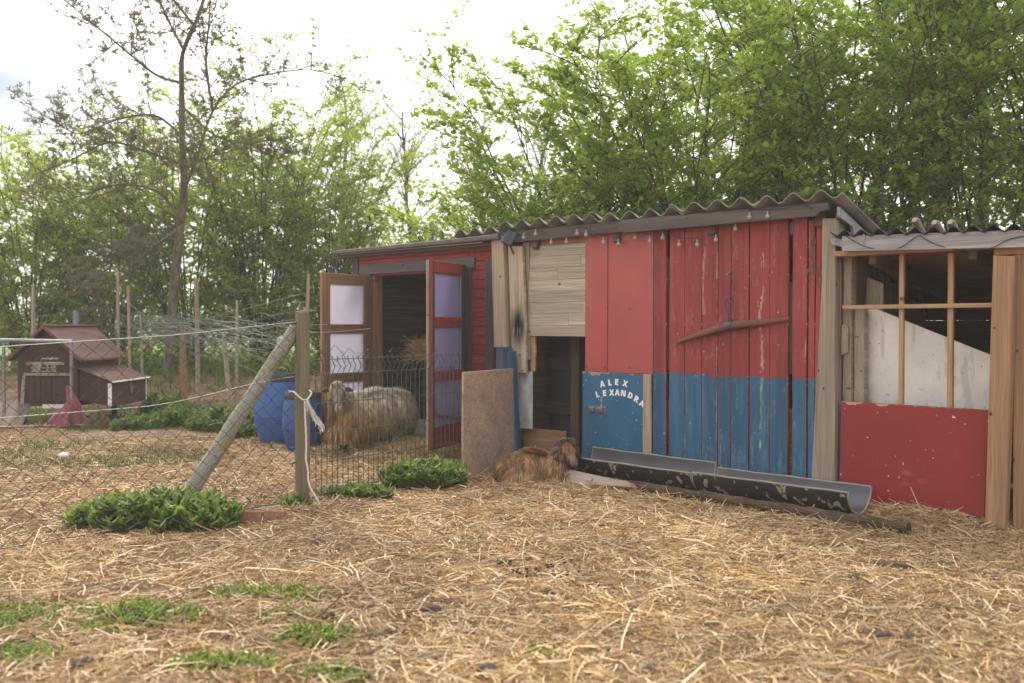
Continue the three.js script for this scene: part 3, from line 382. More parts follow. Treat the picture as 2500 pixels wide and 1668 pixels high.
  for (const [u, y, t, l] of [[0.668, 1.872, -0.02, 'round wooden pole end on the dark roof, topmost of three'], [0.792, 1.846, 0.0, 'round wooden pole end on the dark roof, middle one of three'], [0.890, 1.842, -0.02, 'round wooden pole end on the dark roof, farthest from the shed']]) { const p = thing('roof_pole', l, 'pole', CORNER, YAW, 'poles lying on the lean-to roof'); part('pole', endPole(u, y, t), mt.tan2, p); }
}
// ---------------------------------------------------------------- things on the wall
{ // string of lights
  const s = thing('string_lights', 'string of small clear globe bulbs along the shed eaves', 'string lights', CORNER, YAW);
  const bulbs = [[-2.655, 1.957], [-2.514, 1.977], [-2.381, 1.899], [-2.209, 1.892], [-2.047, 1.950], [-1.950, 1.934], [-1.808, 1.869], [-1.656, 1.847], [-1.489, 1.885], [-1.346, 1.851], [-1.225, 1.869], [-1.074, 1.807], [-0.912, 1.798], [-0.749, 1.824], [-0.584, 1.893], [-0.437, 1.961], [-0.294, 1.953]];
  const pts = [V(-2.74, 1.985, 0.10)]; for (const [u, y] of bulbs) { pts.push(V(u, y + 0.052, y > 1.90 ? 0.122 : 0.070)); } pts.push(V(-0.16, 2.0, 0.125), V(-0.05, 2.012, 0.125), V(0.03, 1.99, 0.122), V(0.02, 1.86, 0.05), V(0.0, 1.70, 0.045), V(0.015, 1.58, 0.05));
  part('cable', tube(curve(pts, 110), 0.0026, 4), mt.plasticBlack, s);
  for (const [u, y] of bulbs) { const w = y > 1.90 ? 0.122 : 0.070; const b = part('bulb', new THREE.SphereGeometry(0.0175, 12, 10).translate(u, y, w), mt.glassBulb, s); part('socket', new THREE.CylinderGeometry(0.007, 0.0085, 0.024, 8).translate(u, y + 0.027, w), mt.wireGalv, b); part('drop_wire', tube([V(u, y + 0.038, w), V(u + 0.003, y + 0.054, w)], 0.002, 4), mt.plasticBlack, b); }
  { const r = rng(8), l = []; for (let i = 0; i < 26; i++) { const a = V(0.01 + (r() - 0.5) * 0.05, 1.52 + r() * 0.28, 0.045 + r() * 0.02); l.push(tube(curve([a, a.clone().add(V((r() - 0.5) * 0.06, (r() - 0.5) * 0.08, 0.01)), a.clone().add(V((r() - 0.5) * 0.08, (r() - 0.5) * 0.12, 0))], 6), 0.0016, 3)); } part('dry_twigs', merged(l), mt.bareTwig, s); }
}
{ // solar panel
  const s = thing('solar_panel', 'small black solar panel on the post under the eaves', 'solar panel', [0, 0, 0], 0); s.position.copy(wallToWorld(-2.80, 1.962, 0.15)); s.rotation.set(-0.35, YAW + 0.5, -0.42, 'YXZ');
  part('housing', box(0.105, 0.135, 0.016, 0.004), mt.plasticBlack, s); part('cell', box(0.044, 0.118, 0.003, 0.001).translate(-0.024, 0, 0.0095), mt.solar, s); part('cell', box(0.044, 0.118, 0.003, 0.001).translate(0.024, 0, 0.0095), mt.solar, s); part('bracket', tube([V(0, -0.02, -0.01), V(0.02, -0.05, -0.05), V(0.08, -0.10, -0.06)], 0.012, 6), mt.plasticBlack, s);
}
{ // swingle bar on its chain
  const s = thing('swingle_bar', 'weathered wooden swingle bar hanging by a chain on the red planks', 'wooden bar', CORNER, YAW);
  const pts = curve([V(-1.105, 1.068, 0.055), V(-0.98, 1.108, 0.06), V(-0.80, 1.160, 0.062), V(-0.62, 1.200, 0.064), V(-0.45, 1.214, 0.062), V(-0.30, 1.228, 0.060), V(-0.165, 1.246, 0.055)], 26);
  const bar = tube(pts, (t) => 0.0125 + 0.019 * Math.exp(-(((t - 0.48) / 0.30) ** 2)), 8); boxUV(bar, 'x', [0.2, 0.6], 0.3, 1.2); part('bar', bar, wood(0.30, 0.135, 0.105, 0.004), s);
  part('clamp', tube([V(-0.657, 1.197, 0.064), V(-0.605, 1.206, 0.064)], 0.036, 10), mt.iron, s); part('clamp_eye', tube([V(-0.632, 1.23, 0.085), V(-0.634, 1.29, 0.082)], 0.009, 7), mt.iron, s);
  part('ring', tube(curve([V(-0.634, 1.285, 0.075), V(-0.605, 1.320, 0.07), V(-0.625, 1.372, 0.062), V(-0.665, 1.395, 0.055), V(-0.682, 1.365, 0.055), V(-0.672, 1.315, 0.065), V(-0.640, 1.285, 0.075)], 26), 0.0052, 6), mt.iron, s);
  for (let i = 0; i < 12; i++) { const g = new THREE.TorusGeometry(0.0095, 0.0024, 5, 10).scale(0.7, 1.25, 1).rotateY(i % 2 ? 1.2 : -0.2).translate(-0.640 - i * 0.0004, 1.395 + i * 0.0175, 0.045); part('chain_link', g, mt.iron, s); }
  part('nail', tube([V(-0.640, 1.607, 0.028), V(-0.658, 1.565, 0.075)], 0.004, 6), mt.wireGalv, s); part('screw', new THREE.CylinderGeometry(0.008, 0.008, 0.006, 10).rotateX(Math.PI / 2).translate(-0.262, 1.29, 0.034), mt.wireGalv, s);
}
{ // blue gate post and the chipboard leaning between it and the fence
  const s = thing('blue_post', 'narrow blue painted post at the shed opening', 'post', CORNER, YAW);
  part('post', slab([[-2.755, -0.02], [-2.695, -0.02], [-2.768, 0.975], [-2.825, 0.972]], 0.10, 0.16, 0.004), mt.blue, s); boxUV(s.children[0].geometry, 'y', [0.1, 0.1]); part('wide_board', slab([[-2.90, 0.0], [-2.80, 0.0], [-2.82, 1.0], [-2.94, 1.004]], 0.088, 0.099, 0.003), mt.blue, s); boxUV(s.children[1].geometry, 'y', [0.3, 0.1]);
  part('wire_tie', tube(curve([V(-2.86, 0.62, 0.165), V(-2.80, 0.635, 0.172), V(-2.75, 0.61, 0.17), V(-2.84, 0.60, 0.172), V(-2.77, 0.64, 0.175)], 24), 0.0025, 4), mt.wireGalv, s);
  const b = thing('chipboard_panel', 'weathered square chipboard panel standing at the end of the fence', 'board', [-0.375, 0, -7.56], Math.atan2(0.80, 0.385)); const g = slab([[0.0, -0.02], [0.40, -0.03], [0.86, -0.02], [0.885, 0.10], [0.872, 0.84], [0.0, 0.845], [-0.008, 0.4]], -0.009, 0.009, 0.003); part('panel', scaleUV(g, 0, 0, 0.8, 0.8), mt.chip, b);
}
// ---------------------------------------------------------------- feeding troughs and the log
function trough(label, u0, u1, w, y, tilt, flip, group) {
  const L = u1 - u0, R = 0.164, t = 0.012, n = 16, g = thing('feeding_trough', label, 'trough', wallToWorld((u0 + u1) / 2, y, w).toArray(), YAW, group); g.rotation.z = tilt; g.rotation.order = 'YXZ';
  const arc = (r, mat, name) => { const pos = [], uv = [], idx = [], m = 24; for (let j = 0; j <= m; j++) for (let i = 0; i <= n; i++) { const a = Math.PI * (1.0 + i / n) + (i / n - 0.5) * -0.10, x = -L / 2 + L * j / m; pos.push(x, R + Math.sin(a) * r, -Math.cos(a) * r); uv.push(flip ? 1 - j / m : j / m, i / n); } for (let j = 0; j < m; j++) for (let i = 0; i < n; i++) { const q = j * (n + 1) + i; idx.push(q, q + 1, q + n + 1, q + 1, q + n + 2, q + n + 1); } const s = new THREE.BufferGeometry(); s.setAttribute('position', new THREE.Float32BufferAttribute(pos, 3)); s.setAttribute('uv', new THREE.Float32BufferAttribute(uv, 2)); s.setIndex(idx); s.computeVertexNormals(); part(name, s, mat, g); };
  arc(R, mt.trough, 'outer_shell'); arc(R - t, mt.troughIn, 'inner_shell');
  for (const sgn of [-1, 1]) part('rim', tube(Array.from({ length: 9 }, (_, i) => V(-L / 2 + L * i / 8, R - 0.004 + 0.002 * Math.sin(i * 2), sgn * (R - t / 2))), 0.0075, 6), mt.troughLip, g);
  for (const e of [-1, 1]) part('end_rim', tube(Array.from({ length: 15 }, (_, i) => { const a = Math.PI * (1 + i / 14); return V(e * L / 2, R + Math.sin(a) * (R - t / 2), -Math.cos(a) * (R - t / 2)); }), 0.0075, 6), mt.troughLip, g);
  return g;
}
trough('dark half-pipe trough farther from the red board, beside the lying ram', -1.80, -0.655, 0.345, 0.045, -0.010, true, 'half-pipe troughs along the wall').rotation.x = 0.13;
trough('dark half-pipe trough with chalky chips, in front of the red board', -0.635, 0.500, 0.365, 0.022, -0.004, false, 'half-pipe troughs along the wall');
{
  const l = thing('log', 'long thin bark-covered log lying in front of the troughs', 'log', CORNER, YAW); const r = rng(12);
  const pts = curve([V(-1.42, 0.048, 0.60), V(-1.0, 0.044, 0.590), V(-0.5, 0.042, 0.590), V(0.0, 0.042, 0.610), V(0.5, 0.044, 0.630), V(0.93, 0.044, 0.645)], 40).map((p) => p.add(V(0, (r() - 0.5) * 0.006, (r() - 0.5) * 0.006)));
  part('trunk', tube(pts, (t) => mix(0.040, 0.036, t) + 0.006 * Math.sin(t * 41) * Math.sin(t * 13) + 0.003 * Math.sin(t * 97), 12), mt.barkLog, l); part('side_branch', tube(curve([V(0.42, 0.03, 0.65), V(0.58, 0.020, 0.685), V(0.72, 0.018, 0.70)], 10), (t) => mix(0.028, 0.014, t), 8), mt.barkLog, l); part('bare_wood', tube([V(-1.36, 0.046, 0.612), V(-1.2, 0.045, 0.606), V(-1.02, 0.042, 0.600)], (t) => 0.040 - 0.006 * t, 9), mt.orange, l);
  const p = thing('split_plank', 'split grey plank end lying on the straw beside the ram', 'plank', wallToWorld(-1.36, 0.052, 0.70).toArray(), YAW - 0.06); p.rotation.z = -0.035; p.rotation.order = 'YXZ'; p.rotation.x = -0.62;
  part('board', slab([[-0.40, 0.062], [0.30, 0.05], [0.36, 0.02], [0.02, -0.022], [-0.22, -0.065], [-0.32, -0.045]], -0.018, 0.014, 0.004), mt.grey, p); boxUV(p.children[0].geometry, 'x', [0.2, 0.8], 0.4, 1.5);
}
// ---------------------------------------------------------------- fences
const FA = V(-1.41, 0, -6.68), FB = V(-2.69, 0, -5.19);            // fence line from the post towards the camera
function along(a, b, d) { const t = d / a.distanceTo(b); return a.clone().lerp(b, t); }
function chainLink(parent, A, B, d0, d1, y0f, y1f, pw, ph, r, seed, mat, slack = 0.0, holes = 0) {
  const rr = rng(seed), dir = B.clone().sub(A).normalize(), nrm = V(-dir.z, 0, dir.x); const n = Math.round((d1 - d0) / (pw / 2));
  for (let i = 0; i < n; i++) {
    const pts = []; const x0 = d0 + i * pw / 2, yb = y0f(x0), yt = y1f(x0), m = Math.max(2, Math.round((yt - yb) / (ph / 2)));
    for (let j = 0; j <= m; j++) {
      const s = (j + i) % 2, y = yb + (yt - yb) * j / m; const x = x0 + (s ? pw / 2 : 0) + slack * (fbm(x0 * 3 + seed, y * 3, 2) - 0.5) * 2 + (rr() - 0.5) * 0.006;
      const p = A.clone().addScaledVector(dir, x).addScaledVector(nrm, (s ? 0.004 : -0.004) + slack * (fbm(x0 * 2 + 9, y * 2 + seed, 2) - 0.5) * 3); p.y = y + slack * (fbm(x0 * 4, y * 4 + seed, 2) - 0.5) * 2; pts.push(p);
    }
    if (holes && rr() < holes) continue; part('wire', tube(pts, r, 3, false), mat, parent);
  }
}
const topLine = (d) => { const k = d / 1.96; return k < 0.456 ? mix(1.227, 1.143, k / 0.456) : mix(1.143, 1.085, (k - 0.456) / 0.55); };
{
  const f = thing('chain_link_fence', 'old chain-link fence with green wire running from the wooden post past the nettles', 'fence');
  chainLink(f, FA, FB, 0.02, 2.75, () => 0.02, (d) => topLine(d) - 0.005, 0.114, 0.100, 0.0026, 3, mt.wire, 0.008);
  const lw = (h, j) => { const pts = []; for (let i = 0; i <= 20; i++) { const d = -0.04 + i / 20 * 2.85, p = along(FA, FB, d); p.y = h(Math.max(0, d)); pts.push(p); } part('tension_wire', tube(pts, 0.0026, 5, false), j, f); };
  lw((d) => topLine(d) + 0.002, mt.wireGalv); lw((d) => mix(0.86, 0.735, ss(0, 1.2, d)) - 0.01 * d, mt.wireGalv); lw(() => 0.03, mt.wire);
  const tw = (y, l) => { const a = along(FA, FB, 0.02), pts = []; for (let i = 0; i < 40; i++) { const t = i / 39, p = along(FA, FB, -0.05 + l * t); p.y = y - 0.02 * t; p.add(V(0.006 * Math.cos(i * 1.3), 0.006 * Math.sin(i * 1.3), 0)); pts.push(p); } part('wire_twist', tube(pts, 0.0035, 4, false), mt.wireGreen, f); void a; }; tw(1.23, 0.14); tw(0.30, 0.14);
}
{ // main post with the rope, and its strut
  const p = thing('fence_post', 'stout mossy wooden fence post where the two fences meet', 'post', [-1.405, 0, -6.665], 0.5);
  { const g = slab([[-0.036, -0.05], [0.034, -0.05], [0.042, 0.12], [0.045, 0.6], [0.043, 1.29], [0.026, 1.305], [-0.040, 1.292], [-0.045, 0.7], [-0.045, 0.16]], -0.038, 0.038, 0.014); boxUV(g, 'y', [0.45, 0.2], 0.4, 1.7); part('post', g, wood(0.27, 0.235, 0.165, 0.004), p); }
  const st = thing('thin_stake', 'thin upright stake fixed behind the top of the fence post', 'stake', [-1.392, 0, -6.745], 0); part('stake', slab([[-0.014, 0.9], [0.012, 0.9], [0.022, 1.545], [0.004, 1.552]], -0.010, 0.010, 0.002), mt.tan2, st); boxUV(st.children[0].geometry, 'y', [0.1, 0.5]);
  const s = thing('fence_strut', 'slanting grey pole bracing the fence post', 'brace pole'); const a = V(-2.16, -0.03, -6.33), b = V(-1.455, 1.185, -6.70); const dir = b.clone().sub(a);
  const pole = tube(Array.from({ length: 14 }, (_, i) => a.clone().addScaledVector(dir, i / 13).add(V(0.004 * Math.sin(i * 1.7), 0, 0.004 * Math.cos(i * 2.1)))), (t) => mix(0.056, 0.046, t), 12);
  const lich = tex(256, 512, (u, v) => { const { g, k } = grainAt(u, v), t = (0.44 + 0.22 * g) * mix(1, 0.6, k); let c = [t, t * 0.985, t * 0.95]; c = mix3(c, [0.50, 0.46, 0.22], ss(0.60, 0.78, fbm(u * 20, v * 50, 5, 20, 50) + 0.34 * (fbm(u * 2, v * 3, 2, 2, 3) - 0.5) * 2) * 0.42); c = mix3(c, [0.80, 0.80, 0.76], ss(0.80, 0.84, fbm(u * 40, v * 80, 2, 40, 80))); return c; });
  part('pole', pole, M(0xffffff, 0.9, { map: lich, bumpMap: T.grainBump, bumpScale: 0.002 }), s);
  part('bolt', new THREE.TorusGeometry(0.013, 0.005, 6, 14).translate(-1.66, 0.82, -6.535), mt.wireGalv, s);
  // rope
  const r = thing('rope', 'frayed white rope knotted round the fence post', 'rope'), Z = -6.595; const rp = [];
  const strand = (pts, rad, n = 30) => { const c = curve(pts.map((q) => V(...q)), n); for (let k = 0; k < 3; k++) rp.push(tube(c.map((q, i) => q.clone().add(V(Math.cos(i * 0.9 + k * 2.09) * rad * 0.55, 0, Math.sin(i * 0.9 + k * 2.09) * rad * 0.55))), rad * 0.72, 4)); };
  strand([[-1.375, 0.700, Z], [-1.374, 0.62, Z], [-1.366, 0.50, Z + 0.01], [-1.364, 0.40, Z + 0.012], [-1.366, 0.31, Z + 0.01], [-1.352, 0.24, Z + 0.015], [-1.350, 0.18, Z + 0.02], [-1.330, 0.12, Z + 0.03], [-1.290, 0.06, Z + 0.04], [-1.265, 0.012, Z + 0.05]], 0.0055, 44);
  strand([[-1.470, 0.762, Z], [-1.452, 0.762, Z], [-1.42, 0.735, Z], [-1.388, 0.708, Z], [-1.362, 0.708, Z + 0.004], [-1.340, 0.66, Z + 0.01]], 0.006); strand([[-1.362, 0.706, Z + 0.004], [-1.343, 0.73, Z - 0.01], [-1.336, 0.755, Z - 0.02], [-1.350, 0.77, Z - 0.03]], 0.006, 14);
  strand([[-1.350, 0.69, Z + 0.005], [-1.325, 0.63, Z + 0.02], [-1.305, 0.58, Z + 0.03], [-1.285, 0.55, Z + 0.03], [-1.262, 0.535, Z + 0.03], [-1.252, 0.50, Z + 0.03]], 0.005);
  { const q = rng(6); for (let i = 0; i < 130; i++) { const t = q(), a2 = V(mix(-1.362, -1.26, t), mix(0.70, 0.545, t), Z + 0.02), e = V((q() - 0.3) * 0.035, -0.02 - q() * 0.05, (q() - 0.5) * 0.03); rp.push(tube(curve([a2, a2.clone().add(V(e.x * 0.9, e.y * 0.3, e.z)), a2.clone().add(e)], 5), 0.0011, 3, false)); } for (let i = 0; i < 10; i++) { const a2 = V(-1.468, 0.762, Z); rp.push(tube([a2, a2.clone().add(V(-q() * 0.02, (q() - 0.5) * 0.03, (q() - 0.5) * 0.02))], 0.001, 3, false)); } }
  part('strands', merged(rp), mt.rope, r);
}
{ // welded mesh panel beside the post
  const A = V(-1.335, 0, -6.76), B = V(-0.418, 0, -7.985), L = A.distanceTo(B), dir = B.clone().sub(A).normalize(), nrm = V(-dir.z, 0, dir.x).multiplyScalar(1);
  const s = thing('mesh_panel', 'green welded mesh fence panel in front of the standing sheep', 'fence panel');
  const fold = (y) => (y > 0.865 ? 0.030 * (1 - Math.abs((y - 0.915) / 0.05)) : 0); const P = (d, y) => A.clone().addScaledVector(dir, d).addScaledVector(nrm, Math.max(0, fold(y))).setY(y);
  for (let i = 0; i * 0.05 <= L + 0.001; i++) part('vertical_wire', tube([P(i * 0.05, 0.03), P(i * 0.05, 0.866), P(i * 0.05, 0.915), P(i * 0.05, 0.965), P(i * 0.05, 0.99)], 0.0028, 4), mt.wireGreen, s);
  for (const y of [0.065, 0.265, 0.466, 0.667, 0.867, 0.967]) part('horizontal_wire', tube([P(-0.02, y), P(L, y)].map((q) => q.addScaledVector(nrm, 0.004)), 0.0028, 4), mt.wireGreen, s);
  const n = thing('loose_wire_netting', 'sagging grey wire netting hung behind the green mesh panel', 'netting');
  chainLink(n, A.clone().addScaledVector(nrm, -0.05), B.clone().addScaledVector(nrm, -0.05), -0.05, L, () => 0.03, (d) => 1.02 + 0.05 * Math.sin(d * 4 + 1) - 0.05 * d, 0.118, 0.106, 0.0020, 21, mt.wire, 0.024);
  const r = rng(40), l = []; for (let i = 0; i < 16; i++) { let p = A.clone().addScaledVector(dir, r() * L).setY(0.95 + r() * 0.08); const pts = [p]; for (let k = 0; k < 7; k++) { p = p.clone().add(V(dir.x * (r() - 0.3) * 0.06, (r() - 0.5) * 0.05, dir.z * (r() - 0.3) * 0.06)); pts.push(p); } l.push(tube(curve(pts, 18), 0.0015, 3, false)); } part('bent_wire_ends', merged(l), mt.wire, n);
}
{ // tangle of old netting along the far fence, stakes
  const n = thing('wire_tangle', 'tangled old wire netting strung between the far stakes', 'netting'); const r = rng(55), l = [];
  for (let i = 0; i < 130; i++) { const t0 = r() * 0.74; let p = V(mix(-4.9, -1.75, t0), 1.18 + (r() - 0.5) * 0.34 - 0.10 * Math.sin(t0 * 3.1), mix(-12.4, -7.6, t0)); const pts = [p]; const m = 4 + Math.floor(r() * 5); for (let k = 0; k < m; k++) { p = p.clone().add(V(0.12 + r() * 0.1, (r() - 0.5) * 0.09, -0.0 + 0.16 + r() * 0.1)); pts.push(p); } l.push(tube(curve(pts, m * 3), 0.0019, 3, false)); }
  part('tangled_wire', merged(l), mt.wire, n); n.children[0].userData.kind = 'stuff'; const ln = []; for (const [a, b, s] of [[V(-4.9, 1.28, -12.4), V(-1.40, 1.42, -6.75), 0.12], [V(-1.39, 1.40, -6.75), V(-1.83, 1.50, -9.6), 0.05], [V(-1.39, 1.43, -6.75), V(-1.83, 1.42, -9.6), 0.02], [V(-5.2, 1.55, -13.3), V(-2.6, 1.33, -9.2), 0.25]]) { const m = a.clone().lerp(b, 0.5); m.y -= s; ln.push(tube(curve([a, m, b], 24), 0.0022, 3, false)); } part('line_wire', merged(ln), mt.wireGreen, n);
  const stake = (x, z, h, w, tilt, m, label) => { const s = thing('wooden_stake', label, 'stake', [x, hgt(x, z) - 0.05, z], (x * 7) % 1, 'stakes of the far fence'); s.rotation.z = tilt; part('stake', slab([[-w, 0], [w, 0], [w * 0.9, h * 0.5], [w * 0.75, h], [-w * 0.6, h + 0.01], [-w, h * 0.5]], -w * 0.8, w * 0.8, 0.004), m, s); boxUV(s.children[0].geometry, 'y', [(x * 3.3) % 1, 0.3]); };
  stake(-5.02, -15.2, 1.15, 0.048, 0.01, mt.brown, 'thick short fence stake just past the tall tree trunk'); stake(-4.70, -14.9, 1.95, 0.032, 0.03, mt.tan2, 'tall pale stake beside the thick short one'); stake(-4.05, -14.3, 1.15, 0.030, 0.10, mt.grey, 'leaning stake crossing a thin upright one'); stake(-4.02, -14.5, 1.60, 0.022, -0.01, mt.grey, 'thin upright stake crossed by a leaning one'); stake(-5.75, -15.0, 1.85, 0.022, 0.02, mt.tan2, 'tall thin stake between the coop and the tree'); stake(-5.60, -15.1, 1.40, 0.018, 0.03, mt.grey, 'shorter thin stake between the coop and the tree'); stake(-6.75, -15.4, 1.42, 0.04, 0.0, M(lin(0.20, 0.215, 0.25), 0.8), 'grey blue post rising behind the coop roof'); stake(-6.45, -16.3, 1.95, 0.025, 0.0, mt.grey, 'tall grey stake standing behind the coop ridge'); stake(-7.6, -15.8, 1.8, 0.03, 0.0, mt.grey, 'grey stake at the outer edge of the hen run');
}
// ---------------------------------------------------------------- barrels
function barrel(label, x, z, R, H, mat, group) {
  const s = thing('plastic_barrel', label, 'barrel', [x, hgt(x, z) - 0.01, z], 0.7, group); const P = [[0.0, 0.0], [0.70, 0.0], [0.76, 0.02], [0.86, 0.16], [0.985, 0.34], [1.0, 0.40], [1.0, 0.565], [0.985, 0.575], [0.985, 0.59], [0.98, 0.62], [0.93, 0.78], [0.86, 0.885], [0.84, 0.90]];
  const g = new THREE.LatheGeometry(P.map(([a, b]) => new THREE.Vector2(a * R, b * H)), 40); part('body', g, mat, s); part('moulded_ring', new THREE.TorusGeometry(R * 1.0, 0.006, 6, 40).rotateX(Math.PI / 2).translate(0, H * 0.40, 0), mat, s);
  part('lid_ring', new THREE.LatheGeometry([[0.83, 0.89], [0.90, 0.895], [0.90, 0.955], [0.87, 0.975], [0.87, 1.0], [0.84, 1.0], [0.83, 0.95]].map(([a, b]) => new THREE.Vector2(a * R, b * H)), 40), mt.blackRim, s); part('lid', new THREE.LatheGeometry([[0.0, 0.955], [0.80, 0.95], [0.84, 0.99]].map(([a, b]) => new THREE.Vector2(a * R, b * H)), 40), mt.blackRim, s);
  return s;
}
barrel('large blue plastic barrel with a black lid behind the fence post', -2.42, -10.35, 0.265, 0.72, mt.barrel, 'blue barrels'); barrel('smaller darker blue barrel between the fence post and the sheep', -2.02, -9.62, 0.20, 0.57, mt.barrel2, 'blue barrels');
// ---------------------------------------------------------------- hen coop, its run and netting
{
  const c = thing('hen_coop', 'dark red wooden hen coop on legs with a side nest box', 'hen coop', [-5.70, 0, -12.2], -0.03), W = 0.37, D = 1.2;
  const gable = (z0, z1) => new THREE.ExtrudeGeometry(new THREE.Shape([[-W, 0.24], [W, 0.24], [W, 0.80], [0, 1.13], [-W, 0.80]].map((p) => new THREE.Vector2(...p))), { depth: z1 - z0, bevelEnabled: false }).translate(0, 0, z0);
  for (const [a, b] of [[-0.02, 0.0], [-D, -D + 0.02]]) { const g = gable(a, b); part('gable_wall', boxUV(g, 'y', [0.1, 0.2]), mt.coopWall, c); } for (const x of [-1, 1]) part('side_wall', boxAt(x > 0 ? W - 0.02 : -W, x > 0 ? W : -W + 0.02, 0.24, 0.80, -D + 0.02, -0.02), mt.coopWall, c); part('floor', boxAt(-W, W, 0.21, 0.24, -D, 0), mt.darker, c);
  for (const x of [-1, 1]) { const g = box(0.62, 0.018, D + 0.16, 0.003, 'z').rotateZ(-x * 0.735).translate(x * 0.225, 0.985, -D / 2); part('roof_slope', g, mt.coopRoof, c); part('roof_edge', box(0.62, 0.035, 0.022, 0.003).rotateZ(-x * 0.735).translate(x * 0.225, 0.985, 0.092), wood(0.26, 0.10, 0.07), c); part('eaves_edge', boxAt(x > 0 ? 0.435 : -0.46, x > 0 ? 0.46 : -0.435, 0.762, 0.782, -D - 0.07, 0.07), wood(0.34, 0.16, 0.11), c); }
  part('ridge_cap', box(0.07, 0.03, D + 0.2, 0.01).translate(0, 1.198, -D / 2), mt.coopRoof, c);
  for (const [x, z] of [[-0.33, -0.05], [0.33, -0.05], [-0.33, -D + 0.05], [0.33, -D + 0.05]]) part('leg', boxAt(x - 0.03, x + 0.03, -0.05, 0.22, z - 0.03, z + 0.03), mt.darker, c);
  // front: door boards, grey shutter, rails
  for (let i = 0; i < 4; i++) part('door_board', boxAt(-0.21 + i * 0.068, -0.21 + i * 0.068 + 0.062, 0.27, 0.56, 0.001, 0.014), mt.coopWall, c); part('panel_board', boxAt(0.08, 0.32, 0.27, 0.56, 0.001, 0.010), mt.coopWall, c); part('rail', boxAt(-0.28, 0.30, 0.585, 0.620, 0.012, 0.034), mt.grey, c); part('jamb', slab([[-0.335, 0.22], [-0.285, 0.22], [-0.265, 0.585], [-0.30, 0.585]], 0.004, 0.024, 0.002), mt.grey, c);
  const cream = wood(0.50, 0.44, 0.36); for (const [x0, x1, y0, y1] of [[-0.25, 0.22, 0.715, 0.755], [-0.20, 0.13, 0.672, 0.690], [-0.19, 0.12, 0.632, 0.648]]) part('shutter_slat', boxAt(x0, x1, y0, y1, 0.012, 0.026), cream, c); for (const [x0, x1] of [[-0.18, -0.09], [0.05, 0.11]]) part('shutter_board', boxAt(x0, x1, 0.635, 0.72, 0.002, 0.012), cream, c); part('shutter_brace', box(0.03, 0.14, 0.014, 0.002).rotateZ(-0.35).translate(-0.075, 0.69, 0.032), cream, c); part('shutter_brace', boxAt(0.005, 0.032, 0.635, 0.745, 0.027, 0.038), cream, c);
  { const q = rng(3), l = []; for (let i = 0; i < 15; i++) l.push(box(0.006, 0.012 + q() * 0.016, 0.002, 0.0005).rotateZ((q() - 0.5) * 0.7).translate(-0.06 + i * 0.0145, 0.795 + (q() - 0.5) * 0.008, 0.003)); part('worn_lettering', merged(l), mt.paper, c); }
  // nest box on the side
  const nest = new THREE.ExtrudeGeometry(new THREE.Shape([[W, 0.28], [W + 0.40, 0.20], [W + 0.40, 0.50], [W, 0.66]].map((p) => new THREE.Vector2(...p))), { depth: 1.06, bevelEnabled: false }).translate(0, 0, -1.12); part('nest_box', boxUV(nest, 'z', [0.3, 0.3]), mt.coopWall, c); part('nest_lid', box(0.50, 0.016, 1.18, 0.003, 'z').rotateZ(-0.385).translate(W + 0.205, 0.598, -0.59), mt.coopRoof, c); part('nest_lid_edge', boxAt(W + 0.425, W + 0.445, 0.495, 0.515, -1.18, 0.0), mt.paper, c); for (const z of [-0.045, -1.125]) part('corner_strip', boxAt(W + 0.365, W + 0.412, 0.21, 0.49, z, z + 0.015), mt.paper, c); part('nest_tie', tube(curve([V(W + 0.41, 0.50, -0.62), V(W + 0.415, 0.40, -0.60), V(W + 0.412, 0.33, -0.63), V(W + 0.415, 0.42, -0.65)], 14), 0.008, 4), mt.grey, c);
  part('ledge', boxAt(-0.05, 0.34, 0.185, 0.232, 0.0, 0.03), mt.white, c);
  const ra = thing('ramp_board', 'wide plywood ramp leaning up to the hen coop door', 'ramp', [-6.06, 0.005, -11.86], 0.28); part('board', box(0.50, 0.016, 0.74, 0.003, 'z').rotateX(0.34).translate(0, 0.125, 0), wood(0.22, 0.165, 0.125), ra);
  const fr = thing('pen_frame', 'galvanised tube frame in front of the hen coop', 'pen frame', [-5.24, 0, -11.82], 0); part('upright', tube([V(0, -0.03, 0), V(0.005, 1.0, 0)], 0.019, 10), mt.galv, fr); part('upright', tube([V(-0.85, -0.03, -0.1), V(-0.85, 0.99, -0.1)], 0.019, 10), mt.galv, fr); part('crossbar', tube([V(0.02, 1.01, 0), V(-1.6, 1.035, -0.2)], 0.022, 10), mt.galv, fr); part('corner_brace', tube([V(0.0, 0.93, 0), V(-0.08, 1.01, -0.01)], 0.012, 8), mt.galv, fr);
  // pink net
  const net = thing('pink_net', 'pink plastic net bunched on the frame and spread on the ground', 'net', [-5.26, 0, -11.84], 0); const pos = [], idx = [], n = 30, m = 18;
  for (let j = 0; j <= m; j++) for (let i = 0; i <= n; i++) { const t = j / m, a = i / n * Math.PI * 2, f = 1 + (0.34 * Math.sin(a * 9 + t * 4) + 0.22 * Math.sin(a * 4 + 2)) * t ** 0.7, rx = mix(0.02, 0.20, t ** 1.15) * f, rz = mix(0.02, 0.15, t ** 1.15) * f; pos.push(-0.02 + Math.cos(a) * rx + (t - 0.5) * 0.03 + 0.05 * Math.sin(t * 5), mix(0.46, 0.012, t ** 0.8) + 0.03 * Math.sin(a * 3 + 1) * (1 - t), Math.sin(a) * rz); }
  for (let j = 0; j < m; j++) for (let i = 0; i < n; i++) { const a = j * (n + 1) + i; idx.push(a, a + 1, a + n + 1, a + 1, a + n + 2, a + n + 1); } const g = new THREE.BufferGeometry(); g.setAttribute('position', new THREE.Float32BufferAttribute(pos, 3)); g.setIndex(idx); g.computeVertexNormals(); part('bunched_net', noUV(g), mt.pinkNet, net);
